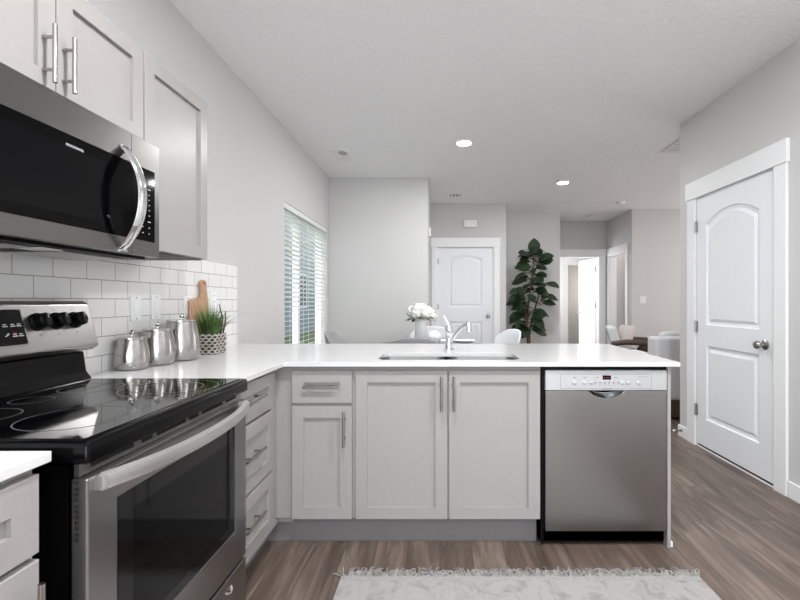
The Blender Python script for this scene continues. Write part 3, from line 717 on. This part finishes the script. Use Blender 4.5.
# ---- wall plates on the tile
FT = face_px(XL+.009)
def plate(y, z, kind, label):
    p = thing('wall_plate', label, 'outlet' if kind == 'outlet' else 'switch', Vector(FT(y, z, 0)), 'white wall plates on the tiled backsplash')
    MB(FT).poly(rrect(y-.036, y+.036, z-.058, z+.058, .006, 3), [], .0005, .006).build('cover', 'white', p, bevel=.0015)
    if kind == 'switch':
        MB(FT).box(y-.017, y+.017, z-.034, z+.034, .006, .009).build('rocker', 'trim', p, bevel=.001)
    else:
        MB(FT).box(y-.017, y+.017, z-.034, z+.034, .006, .0085).build('receptacle', 'trim', p, bevel=.001)
        o = MB(FT)
        for dz in (-.019, .019): o.box(y-.008, y-.006, z+dz-.005, z+dz+.005, .0085, .009).box(y+.006, y+.008, z+dz-.005, z+dz+.005, .0085, .009)
        o.build('slot', 'gap', p)
    o = MB(FT)
    for dz in (-.048, .048): o.lathe((y, z+dz, .006), [(.003, 0), (.003, .0008), (.001, .001)], 8)
    o.build('screw', 'nickel', p)
plate(2.045, 1.157, 'switch', 'white wall plate nearest the range on the tile backsplash')
plate(2.19, 1.160, 'switch', 'white wall plate second from the range on the tile backsplash')
plate(2.47, 1.160, 'outlet', 'white outlet just left of the wooden cutting board on the tile')
plate(2.745, 1.205, 'outlet', 'white wall plate peeking out right of the cutting board handle')

# ---- things on the worktop
def canister(x, y, R, h, label):
    c = thing('canister', label, 'canister', (x, y, CT1), 'stainless canisters on the worktop')
    MB().lathe((x, y, CT1+.0005), [(R*.78, 0), (R*.90, .006), (R*.985, h*.16), (R, h*.30), (R*.97, h*.52), (R*.89, h*.76), (R*.79, h*.965), (R*.77, h*.97)], 36).build('canister_body', 'canister', c, smooth=True)
    ld = MB().lathe((x, y, CT1+h*.972), [(R*.80, 0), (R*.81, .003), (R*.80, .008), (R*.72, .011), (R*.1, .013)], 36).build('lid', 'canister', c, smooth=True)
    MB().lathe((x, y, CT1+h*.972+.012), [(.004, 0), (.004, .006), (.0095, .010), (.0125, .018), (.0095, .026), (.003, .030)], 18).build('lid_knob', 'chrome', ld, smooth=True)
canister(-1.318, 1.925, .066, .132, 'smallest stainless canister, the one nearest the range')
canister(-1.300, 2.073, .073, .160, 'middle sized stainless canister, second from the range')
canister(-1.285, 2.238, .083, .195, 'tallest stainless canister, beside the grass plant')

gp = thing('grass_plant', 'artificial green grass in a square woven basket on the worktop', 'plant', (-1.264, 2.50, CT1))
bx0, bx1, by0, by1, bz0, bz1 = -1.322, -1.219, 2.44, 2.565, CT1+.0005, CT1+.112
bk = MB(); bk.box(bx0+.004, bx1-.004, by0+.004, by1-.004, bz0, bz1-.004); bk = bk.build('basket', 'basketdark', gp)
o = MB(); rows, cols = 7, 6
for side in range(4):
    for r in range(rows):
        for k in range(cols):
            a0, a1 = k/cols, (k+1)/cols+.02
            z0 = bz0+(bz1-bz0)*(r+.22)/rows; z1 = bz0+(bz1-bz0)*(r+1.0)/rows-.004
            sgn = 1 if (r+k) % 2 else -1; dz = sgn*.005; w0, w1 = (.006, .001) if sgn > 0 else (.001, .006)
            def P(a, z, w):
                if side == 0: return (bx0+(bx1-bx0)*a, by0+.003-w, z)
                if side == 1: return (bx1-.003+w, by0+(by1-by0)*a, z)
                if side == 2: return (bx0+(bx1-bx0)*a, by1-.003+w, z)
                return (bx0+.003-w, by0+(by1-by0)*a, z)
            o.loops([[P(a0, z0-dz, w0), P(a0, z1-dz, w0), P(a0, z1-dz, w0-.004), P(a0, z0-dz, w0-.004)],
                     [P((a0+a1)/2, z0, .006), P((a0+a1)/2, z1, .006), P((a0+a1)/2, z1, .002), P((a0+a1)/2, z0, .002)],
                     [P(a1, z0+dz, w1), P(a1, z1+dz, w1), P(a1, z1+dz, w1-.004), P(a1, z0+dz, w1-.004)]])
o.build('weave', 'basket', bk)
o = MB()
for i in range(330):
    bx = random.uniform(bx0+.015, bx1-.015); by = random.uniform(by0+.015, by1-.015)
    ang = math.atan2(by-2.50, bx+1.264)+random.gauss(0, .7); ln = random.uniform(.12, .205)
    lean = random.uniform(.05, 1.15)*(1.0 if random.random() < .85 else 1.6)
    if math.cos(ang) < -.1: lean *= .7
    if math.sin(ang) < -.4: lean *= .6
    dx, dy = math.cos(ang), math.sin(ang); nx, ny = -dy, dx; w = random.uniform(.0018, .003)
    A_ = []; B_ = []
    for k in range(5):
        t = k/4; hx_ = ln*lean*t**1.7; hz = ln*(t-.28*lean*t*t); ww = w*(1-t*.92)
        cx_, cy_, cz_ = max(bx+dx*hx_, -1.338), by+dy*hx_, bz1-.02+hz
        A_.append(o.V(cx_+nx*ww, cy_+ny*ww, cz_)); B_.append(o.V(cx_-nx*ww, cy_-ny*ww, cz_))
    for k in range(4): o.face([A_[k], A_[k+1], B_[k+1], B_[k]])
gb = o.build('grass_blades', 'grass', gp); gb['kind'] = 'stuff'
o = MB()
o.tube([(-1.24, 2.54, bz1-.02), (-1.255, 2.60, CT1+.19), (-1.270, 2.585, CT1+.275)], [.004, .0045, .002], 6)
o.tube([(-1.23, 2.545, bz1-.02), (-1.245, 2.61, CT1+.17), (-1.248, 2.615, CT1+.235)], [.004, .0045, .002], 6)
tw = o.build('dark_stem', 'twig', gp)
# cutting board leaning on the tile
cb = thing('cutting_board', 'wooden paddle cutting board leaning on the tile behind the grass plant', 'cutting board', (-1.33, 2.62, CT1))
lean = math.radians(4.2); th_ = .017
def FCB(u, v, w): return (XL+.009+.032-v*math.sin(lean)+w*math.cos(lean)+.002, 2.545+u, CT1+.003+v*math.cos(lean)+w*math.sin(lean))
oc = [(-.095, .01), (-.085, 0), (.080, 0), (.090, .01), (.090, .30), (.086, .33), (.084, .36), (.088, .385)]
for i in range(9):
    a = PI*i/8; oc.append((.057+.031*math.cos(a), .388+.024*math.sin(a)))
oc += [(.026, .385), (.030, .36), (.027, .33), (.018, .308), (-.080, .300), (-.095, .288)]
oc2 = []
for p in oc:
    if not oc2 or (Vector(p)-Vector(oc2[-1])).length > .002: oc2.append(p)
hole = [(.057+.008*math.cos(2*PI*i/12), .390+.008*math.sin(2*PI*i/12)) for i in range(12)]
MB(FCB).poly(oc2, [hole], 0, th_).build('board', 'wood', cb, bevel=.003)

# ------------------------------------------------------------------ rug
RX0, RX1, RYb = -.425, 1.115, 1.935
ru = thing('area_rug', 'pale grey faded rug with a fringed end on the wood floor', 'rug', (.34, 1.3, 0))
MB().box(RX0, RX1, .62, RYb-.03, .0008, .009).build('pile', 'rug', ru, bevel=.003)
MB().box(RX0+.001, RX1-.001, RYb-.03, RYb, .0008, .008).build('end_band', 'rugedge', ru, bevel=.002)
o = MB(); random.seed(11)
x = RX0+.003
while x < RX1-.003:
    for rep in range(2):
        ln = random.uniform(.03, .065); a = random.gauss(0, .65); cu = random.gauss(0, 1.1)
        p = [(x, RYb-.004, .006)]; px_, py_ = x, RYb-.004
        zt_ = random.uniform(.004, .022)
        for k in range(1, 5):
            a2 = a+cu*k/4; px_ += math.sin(a2)*ln/4; py_ += math.cos(a2)*ln/4
            p.append((px_, max(py_, RYb+.002*k), .003+zt_*math.sin(PI*k/5)))
        o.tube(p, [.0026, .0026, .0024, .0022, .0012], 5)
    x += random.uniform(.0045, .0075)
fr_ = o.build('fringe', 'fringe', ru); fr_['kind'] = 'stuff'

# ------------------------------------------------------------------ dining set
def make_chair(name, label, material):
    t = thing(name, label, 'chair', (0, 0, 0), 'upholstered chairs around the dining table')
    o = MB(); lp = []
    for ins, z in ((.03, .425), (.008, .432), (0, .455), (.006, .472), (.03, .482), (.09, .484)):
        lp.append([(x, y, z) for x, y in rrect(-.235+ins, .235-ins, -.20+ins, .24-ins, .08-min(ins, .05), 6)])
    o.loops(lp); o.build('seat', material, t, smooth=True)
    # wrap-around back shell
    o = MB(); nu, nv = 16, 8; F = []; Bk = []
    for j in range(nv+1):
        v = j/nv; rf, rb = [], []
        for i in range(nu+1):
            u = -1+2*i/nu
            top = .895-.10*abs(u)**3.2
            z = .44+(top-.44)*v
            x = .262*u*(1-.06*v)
            y = -.215-.085*v+.15*abs(u)**2.3*(1-.35*v)
            rf.append(o.V(x, y, z)); rb.append(o.V(x*1.06, y-.028*(1-.5*abs(u)**3), z+(.006 if j == nv else 0)))
        F.append(rf); Bk.append(rb)
    for j in range(nv):
        for i in range(nu):
            o.face([F[j][i], F[j][i+1], F[j+1][i+1], F[j+1][i]]); o.face([Bk[j][i+1], Bk[j][i], Bk[j+1][i], Bk[j+1][i+1]])
    for i in range(nu):
        o.face([F[0][i+1], F[0][i], Bk[0][i], Bk[0][i+1]]); o.face([F[nv][i], F[nv][i+1], Bk[nv][i+1], Bk[nv][i]])
    for j in range(nv):
        o.face([F[j][0], F[j+1][0], Bk[j+1][0], Bk[j][0]]); o.face([F[j+1][nu], F[j][nu], Bk[j][nu], Bk[j+1][nu]])
    o.build('backrest', material, t, smooth=60, sub=1)
    for sx_, sy_ in ((-1, -1), (1, -1), (1, 1), (-1, 1)):
        MB().tube([(sx_*.16, sy_*.13+.01, .430), (sx_*.215, sy_*.20+.01, 0.001)], [.016, .010], 10).build('leg', 'legwood', t, smooth=True)
    return t
ch = make_chair('dining_chair', 'grey dining chair backing onto the peninsula, in front of the vase', 'chair')
ch.location = (-.20, 3.90, 0)
dup(ch, (-.80, 4.42, 0), -PI/2, 'grey dining chair by the window at the left of the table')
c2 = make_chair('dining_chair', 'pale dining chair at the right of the table near the fig tree', 'chairpale')
c2.location = (.50, 4.62, 0); c2.rotation_euler = (0, 0, PI/2+.35)
dup(c2, (-.10, 5.02, 0), PI, 'pale dining chair on the far side of the table behind the vase')
TX, TY = -.13, 4.42
tb = thing('dining_table', 'round dark dining table beyond the peninsula', 'table', (TX, TY, 0))
MB().lathe((TX, TY, .722), [(.585, 0), (.60, .008), (.60, .022), (.592, .028)], 64).build('tabletop', 'tabletop', tb, smooth=True)
MB().lathe((TX, TY, 0.001), [(.26, 0), (.26, .012), (.12, .03), (.045, .07), (.035, .35), (.05, .68), (.12, .7215)], 32).build('pedestal', 'tabletop', tb, smooth=True)
vs_ = thing('flower_vase', 'plain white cylinder vase on the dining table', 'vase', (-.205, 4.72, .75))
MB().lathe((-.205, 4.72, .7505), [(.056, 0), (.058, .004), (.058, .25), (.054, .25), (.053, .02), (.01, .018)], 32).build('vase_body', 'ceramic', vs_, smooth=True)
bq = thing('flower_bouquet', 'round bunch of white flowers in the white vase', 'flowers', (-.205, 4.72, .99))
random.seed(5)
for i, (dx, dy, dz, r) in enumerate(((-.09, 0, .07, .062), (-.03, -.05, .095, .065), (.04, -.04, .085, .065), (.10, 0, .06, .06), (.0, .05, .10, .065), (-.06, .06, .07, .06), (.06, .06, .075, .06), (-.04, -.08, .05, .055), (.055, -.075, .045, .055), (.125, -.02, .02, .045))):
    o = MB(); cx_, cy_, cz_ = -.205+dx, 4.72+dy, 1.008+dz
    for k in range(26):      # petals on a ball
        g = k+.5; ph = math.acos(1-2*g/26); a = PI*(1+5**.5)*g
        d_ = Vector((math.sin(ph)*math.cos(a), math.sin(ph)*math.sin(a), math.cos(ph)))
        t1 = d_.orthogonal().normalized(); t2 = d_.cross(t1); c0 = Vector((cx_, cy_, cz_))+d_*r*.72; rr = r*.44
        ctr = o.V(*(c0+d_*r*.13)); ringv = []
        for q in range(7):
            b_ = 2*PI*q/7; ringv.append(o.V(*(c0+(t1*math.cos(b_)+t2*math.sin(b_))*rr+d_*r*random.uniform(.02, .30))))
        for q in range(7): o.face([ctr, ringv[q], ringv[(q+1) % 7]])
    o.sphere((cx_, cy_, cz_), r*.74, 12, 8)
    o.build('blossom', 'petal', bq)
def leaf_geo(o, base, d, up, ln, wd, droop=.3, cup=.15, n=6):
    d = d.normalized(); side = d.cross(up).normalized(); nrm = side.cross(d).normalized(); prevL = None
    for k in range(n+1):
        t = k/n; w = wd*math.sin(PI*min(1, (t*.93+.05))**1.25)**.85*.5
        c_ = base+d*ln*t-Vector((0, 0, 1))*droop*ln*t*t
        l_ = o.V(*(c_+side*w+nrm*cup*w)); m_ = o.V(*c_); r_ = o.V(*(c_-side*w+nrm*cup*w))
        if prevL: o.face([prevL[0], l_, m_, prevL[1]]); o.face([prevL[1], m_, r_, prevL[2]])
        prevL = (l_, m_, r_)
o = MB()
for i in range(16):
    a = 2*PI*i/16+.2; b_ = Vector((-.205+.05*math.cos(a), 4.72+.05*math.sin(a), 1.005))
    leaf_geo(o, b_, Vector((math.cos(a), math.sin(a), random.uniform(-.1, .5))), Vector((0, 0, 1)), random.uniform(.10, .14), .06, .3)
o.build('leaves', 'leaflight', bq)
o = MB()
for i in range(7):
    a = 2*PI*i/7; o.tube([(-.205+.02*math.cos(a), 4.72+.02*math.sin(a), .80), (-.205+.04*math.cos(a), 4.72+.04*math.sin(a), 1.04)], .003, 6)
o.build('stems', 'leaflight', bq)
bw = thing('round_vase', 'small white ball shaped vase right of the flower vase', 'vase', (-.06, 4.62, .75))
MB().lathe((-.06, 4.62, .7505), [(.03, 0), (.052, .014), (.072, .05), (.074, .075), (.062, .108), (.036, .13), (.024, .135), (.022, .128)], 28).build('vase_body', 'ceramic', bw, smooth=True)
pl = thing('serving_plate', 'white shallow dish at the right of the dining table', 'dish', (.245, 4.66, .75))
MB().lathe((.245, 4.66, .7505), [(.06, 0), (.06, .008), (.10, .022), (.118, .034), (.114, .036), (.09, .024), (.02, .012)], 36).build('dish_body', 'ceramic', pl, smooth=True)

# ------------------------------------------------------------------ fig tree
ft = thing('fig_tree', 'tall fiddle leaf fig tree in a pot against the far wall', 'tree', (1.49, 7.5, 0))
MB().lathe((1.49, 7.5, 0.001), [(.13, 0), (.15, .02), (.18, .34), (.185, .36), (.165, .36), (.16, .31), (.02, .31)], 28).build('pot', 'ceramic', ft, smooth=True)
MB().lathe((1.49, 7.5, .30), [(.158, .008), (.158, .016), (.02, .02)], 24).build('soil', 'soil', ft)
random.seed(3)
trunks = [[(1.48, 7.5, .30), (1.45, 7.5, .7), (1.47, 7.49, 1.1), (1.52, 7.48, 1.5), (1.56, 7.47, 1.95)],
          [(1.50, 7.51, .30), (1.49, 7.52, .65), (1.56, 7.53, .95), (1.64, 7.52, 1.25), (1.68, 7.5, 1.55)],
          [(1.48, 7.49, .6), (1.42, 7.47, .85), (1.40, 7.46, 1.15), (1.38, 7.45, 1.4)]]
o = MB()
for t in trunks: o.tube(t, [.021, .018, .015, .012, .007][:len(t)], 8)
o.build('trunk', 'trunk', ft, smooth=True)
o = MB()
for z_ in [0.70+.0116*k for k in range(115)]:
    t = trunks[random.choice((0, 0, 1, 2)) if z_ < 1.4 else random.choice((0, 0, 1)) if z_ < 1.6 else 0]
    ax = min(t, key=lambda p: abs(p[2]-z_)); a = random.uniform(0, 2*PI); 
    rr = .03
    el = random.uniform(-.25, .35) if z_ < 1.8 else random.uniform(.1, .5)
    d_ = Vector((math.cos(a), .75*math.sin(a), el)); ln = random.uniform(.17, .27)
    b_ = Vector((ax[0]+d_.x*rr, ax[1]+d_.y*rr, z_))
    o.tube([(ax[0], ax[1], z_-.02), tuple(b_+d_*.05)], .004, 5)
    leaf_geo(o, b_+d_*.045, d_, Vector((random.uniform(-.3, .3), -random.uniform(.3, 1.0), random.uniform(.35, .8))), ln, ln*random.uniform(.6, .75), random.uniform(.1, .45), random.uniform(.05, .3))
leaf_geo(o, Vector((1.56, 7.47, 1.94)), Vector((-.05, -.25, 1)), Vector((0, -1, .2)), .29, .21, 0, .1)
leaf_geo(o, Vector((1.56, 7.47, 1.92)), Vector((.4, .1, .55)), Vector((0, 0, 1)), .24, .15, .2, .1)
leaf_geo(o, Vector((1.55, 7.47, 1.90)), Vector((-.7, -.2, .25)), Vector((0, 0, 1)), .26, .16, .2, .1)
o.build('foliage', 'leaf', ft, smooth=True)

# ------------------------------------------------------------------ living area furniture
def soft_box(o, x0, x1, y0, y1, z0, z1): return o.box(x0, x1, y0, y1, z0, z1)
sf = thing('sofa', 'light grey sofa seen from behind at the right edge past the worktop', 'sofa', (2.9, 4.9, 0))
MB().box(2.15, 3.85, 4.47, 4.68, .20, .825).build('back_frame', 'sofa', sf, bevel=.03, seg=3)
MB().box(2.15, 2.33, 4.68, 5.32, .20, .62).build('arm', 'sofa', sf, bevel=.03, seg=3)
MB().box(3.67, 3.85, 4.68, 5.32, .20, .62).build('arm', 'sofa', sf, bevel=.03, seg=3)
MB().box(2.33, 3.67, 4.68, 5.30, .20, .32).build('seat_base', 'sofa', sf)
for a, b in ((2.34, 2.995), (3.005, 3.66)):
    MB().box(a, b, 4.69, 5.30, .321, .46).build('seat_cushion', 'sofa', sf, bevel=.03, seg=3)
    MB().box(a, b, 4.685, 4.86, .462, .865).build('back_cushion', 'sofa', sf, bevel=.05, seg=3)
MB().box(2.18, 3.82, 4.49, 5.28, .03, .199).build('plinth', 'darkwood', sf)
for x, y in ((2.22, 4.53), (3.78, 4.53), (2.22, 5.24), (3.78, 5.24)): MB().box(x-.03, x+.03, y-.03, y+.03, 0, .03).build('foot', 'darkwood', sf)

ac = thing('armchair', 'pale upholstered armchair with dark wooden arms near the side doorway', 'armchair', (2.76, 6.45, 0))
# local layout about the root, facing +X and a little towards the viewer
R_ = Matrix.Rotation(math.radians(-18), 4, 'Z')
def FA(u, v, w):
    p = R_ @ Vector((u, v, w)); return (2.76+p.x, 6.45+p.y, w)
def slab(o, x0, x1, y0, y1, z0, z1, tilt=0):
    pts = lambda z: [(x0-tilt*(z-z0), y0, z), (x1-tilt*(z-z0), y0, z), (x1-tilt*(z-z0), y1, z), (x0-tilt*(z-z0), y1, z)]
    return o.loops([pts(z0), pts(z1)])
slab(MB(FA), -.24, -.10, -.27, .27, .36, .83, .28).build('backrest', 'chairpale', ac, bevel=.035, seg=3)
slab(MB(FA), -.22, .36, -.27, .27, .31, .45).build('seat_cushion', 'chairpale', ac, bevel=.035, seg=3)
for s_ in (-1, 1):
    o = MB(FA); y = s_*.315
    o.tube([(-.30, y, .60), (-.1, y, .625), (.2, y, .615), (.40, y, .59)], [.022, .026, .026, .022], 10, flat=1.5)
    o.build('arm', 'darkwood', ac, smooth=True)
    for x0, x1 in ((-.24, -.32), (.34, .38)):
        MB(FA).tube([(x0, y, .60), (x1, y, .001)], [.022, .015], 10).build('leg', 'darkwood', ac, smooth=True)
o = MB(FA); o.box(-.24, .36, -.31, .31, .275, .309); o.build('seat_rail', 'darkwood', ac)
# pillow
def pillow(name, label, c, w, h, t, mtx, material):
    o = MB(); n = 12; F, Bk = [], []
    for j in range(n+1):
        f_, b_ = [], []
        for i in range(n+1):
            u, v = -1+2*i/n, -1+2*j/n; th_ = t*.5*((1-u**4)*(1-v**4))**.6
            k_ = 1-.06*(1-abs(u*v))*max(abs(u), abs(v))**3
            pf = mtx @ Vector((u*w/2*k_, th_, v*h/2*k_)); pb = mtx @ Vector((u*w/2*k_, -th_, v*h/2*k_))
            f_.append(o.V(*(pf+Vector(c)))); b_.append(o.V(*(pb+Vector(c))))
        F.append(f_); Bk.append(b_)
    for j in range(n):
        for i in range(n):
            o.face([F[j][i], F[j][i+1], F[j+1][i+1], F[j+1][i]]); o.face([Bk[j][i], Bk[j+1][i], Bk[j+1][i+1], Bk[j][i+1]])
    return tag(o.build(name, material, None, smooth=True, weld=True), label, 'pillow')
pm = Matrix.Rotation(math.radians(-18-72), 4, 'Z') @ Matrix.Rotation(math.radians(-16), 4, 'X')
pc = FA(-.115, -.02, .655)
pillow('throw_pillow', 'beige linen pillow leaning on the armchair back', pc, .44, .40, .14, pm, 'pillow')
o = MB(FA); n = 14; G = []
for j in range(n+1):
    row = []
    for i in range(n+1):
        u = .02+.36*i/n; v = -.30+.52*j/n
        h = .475+.05*noise.noise(Vector((u*9, v*9, 2)))+.125*math.exp(-((u-.2)/.13)**2-((v+.02)/.2)**2)
        row.append((u, v, h))
    G.append(row)
V1 = [[o.V(*p) for p in r] for r in G]; V2 = [[o.V(p[0], p[1], .4525) for p in r] for r in G]
for j in range(n):
    for i in range(n):
        o.face([V1[j][i], V1[j][i+1], V1[j+1][i+1], V1[j+1][i]]); o.face([V2[j][i], V2[j+1][i], V2[j+1][i+1], V2[j][i+1]])
for k in range(n):
    o.face([V1[0][k+1], V1[0][k], V2[0][k], V2[0][k+1]]); o.face([V1[n][k], V1[n][k+1], V2[n][k+1], V2[n][k]])
    o.face([V1[k][0], V1[k+1][0], V2[k+1][0], V2[k][0]]); o.face([V1[k+1][n], V1[k][n], V2[k][n], V2[k+1][n]])
tag(o.build('throw_blanket', 'throw', None, smooth=True), 'dark brown throw blanket bunched on the armchair seat', 'blanket')

# ------------------------------------------------------------------ fixtures on ceiling and walls
FD = face_dn(CEIL)
def disc_light(x, y, label):
    t = thing('ceiling_light', label, 'ceiling light', (x, y, CEIL), 'round white ceiling lights')
    o = MB(FD); n = 36
    o.loops([[(x+r*math.cos(2*PI*i/n), y+r*math.sin(2*PI*i/n), w) for i in range(n)] for r, w in ((.086, .0005), (.084, .010), (.074, .015), (.069, .012))], True, True)
    o.build('trim_ring', 'white', t, smooth=True)
    o = MB(FD); o.loops([[(x+r*math.cos(2*PI*i/n), y+r*math.sin(2*PI*i/n), w) for i in range(n)] for r, w in ((.070, .0125), (.067, .016), (.03, .0172))]); o.build('diffuser', 'lamp', t, smooth=True)
disc_light(.234, 4.39, 'lit round ceiling light nearer the camera, above the dining side')
disc_light(1.60, 5.86, 'lit round ceiling light farther away, towards the hall')
def grille(name, label, cat, x0, x1, y0, y1, nsl, along='x', open_=True, mat_='white', core='gap'):
    t = thing(name, label, cat, ((x0+x1)/2, (y0+y1)/2, CEIL))
    b = .022
    o = MB(FD); o.poly(rect(x0, x1, y0, y1), [rect(x0+b, x1-b, y0+b, y1-b)], .0005, .010); o.build('frame', mat_, t, bevel=.003)
    MB(FD).box(x0+b, x1-b, y0+b, y1-b, .0005, .002).build('backing', core, t)
    o = MB(FD)
    for i in range(nsl):
        if along == 'x':
            yy = y0+b+(y1-y0-2*b)*(i+.5)/nsl; d_ = (y1-y0-2*b)/nsl*.33
            o.loops([[(x0+b, yy-d_, .003), (x0+b, yy+d_, .008), (x0+b, yy+d_, .0095), (x0+b, yy-d_, .0045)], [(x1-b, yy-d_, .003), (x1-b, yy+d_, .008), (x1-b, yy+d_, .0095), (x1-b, yy-d_, .0045)]])
        else:
            xx = x0+b+(x1-x0-2*b)*(i+.5)/nsl; d_ = (x1-x0-2*b)/nsl*.33
            o.loops([[(xx-d_, y0+b, .003), (xx+d_, y0+b, .008), (xx+d_, y0+b, .0095), (xx-d_, y0+b, .0045)], [(xx-d_, y1-b, .003), (xx+d_, y1-b, .008), (xx+d_, y1-b, .0095), (xx-d_, y1-b, .0045)]])
    o.build('louvres', mat_, t)
    return t
al = thing('ceiling_plate', 'small white rectangular ceiling plate with a round grey centre near the left wall', 'ceiling plate', (-1.03, 4.75, CEIL))
MB(FD).poly(rrect(-1.12, -.94, 4.56, 4.95, .01, 4), [], .0005, .012).build('plate', 'white', al, bevel=.003)
o = MB(FD); o.loops([[(-1.01+r*math.cos(2*PI*i/24), 4.68+r*1.5*math.sin(2*PI*i/24), w) for i in range(24)] for r, w in ((.045, .0122), (.043, .015), (.01, .0155))]); o.build('grey_centre', 'ventgrey', al, smooth=True)
grille('return_grille', 'large dark slatted return air grille in the ceiling by the right wall corner', 'vent', 2.285, 2.85, 4.2, 4.68, 6, 'x')
grille('air_register', 'small square vent in the hall ceiling above the closet door', 'vent', .13, .32, 6.48, 6.68, 3, 'y')
at_ = thing('attic_hatch', 'attic hatch set flush in the far hall ceiling', 'hatch', (2.93, 8.36, CEIL))
MB(FD).poly(rect(2.66, 3.20, 8.06, 8.66), [rect(2.70, 3.16, 8.10, 8.62)], .0005, .012).build('hatch_frame', 'ceiling', at_, bevel=.003)
MB(FD).box(2.725, 3.155, 8.105, 8.615, .0005, .004).build('hatch_panel', 'ceiling', at_)
MB(FD).box(2.70, 2.725, 8.10, 8.62, .0005, .002).build('hatch_gap', 'gap', at_)
sd = thing('smoke_detector', 'round white smoke detector on the ceiling near the living room corner', 'smoke detector', (2.82, 7.04, CEIL))
o = MB(FD); n = 28
o.loops([[(2.82+r*math.cos(2*PI*i/n), 7.04+r*math.sin(2*PI*i/n), w) for i in range(n)] for r, w in ((.066, .0005), (.066, .02), (.056, .034), (.02, .038))]); o.build('detector_body', 'white', sd, smooth=True)
dc = thing('door_chime', 'white box door chime on the wall above the closet door', 'door chime', (.48, CY, 2.42))
MB(face_y(CY)).box(.375, .585, 2.365, 2.475, .0005, .05).build('chime_cover', 'white', dc, bevel=.008, seg=3)
o = MB(face_px(-.15)); ds = thing('alarm_sensor', 'slim white sensor box on the end of the dining wall', 'sensor', (-.15, 6.0, 2.11))
o.box(5.98, 6.03, 2.05, 2.17, .0005, .028).build('sensor_case', 'white', ds, bevel=.004)
sw = thing('light_switch', 'white light switch plate on the taupe wall above the armchair', 'switch', (3.45, 7.59, 1.2))
FSW = face_y(7.59)
MB(FSW).poly(rrect(3.365, 3.47, 1.15, 1.27, .006, 3), [], .0005, .007).build('cover', 'white', sw, bevel=.002)
for x in (3.394, 3.441): MB(FSW).box(x-.016, x+.016, 1.176, 1.244, .007, .010).build('rocker', 'trim', sw, bevel=.001)
dsp = thing('door_stop', 'springy metal door stop with white tip on the right baseboard', 'door stop', (XR-.014, 3.92, .06))
pts = []
for i in range(90):
    a = i*.9; pts.append((XR-.014-.006-i*.00065, 3.92+.0055*math.cos(a), .062+.0055*math.sin(a)))
MB().lathe((0, 0, 0), [(.001, 0)], 3) if False else None
MB(lambda u, v, w: (XR-.0142-w, u, v)).lathe((3.92, .062, 0), [(.012, 0), (.012, .004), (.007, .008)], 14).build('base_plate', 'hinge', dsp, smooth=True)
MB().tube(pts, .0016, 6).build('spring', 'hinge', dsp, smooth=True)
MB(lambda u, v, w: (XR-.014-w, u, v)).lathe((3.92, .062, .062), [(.0095, 0), (.0095, .012), (.006, .016)], 14).build('rubber_tip', 'white', dsp, smooth=True)
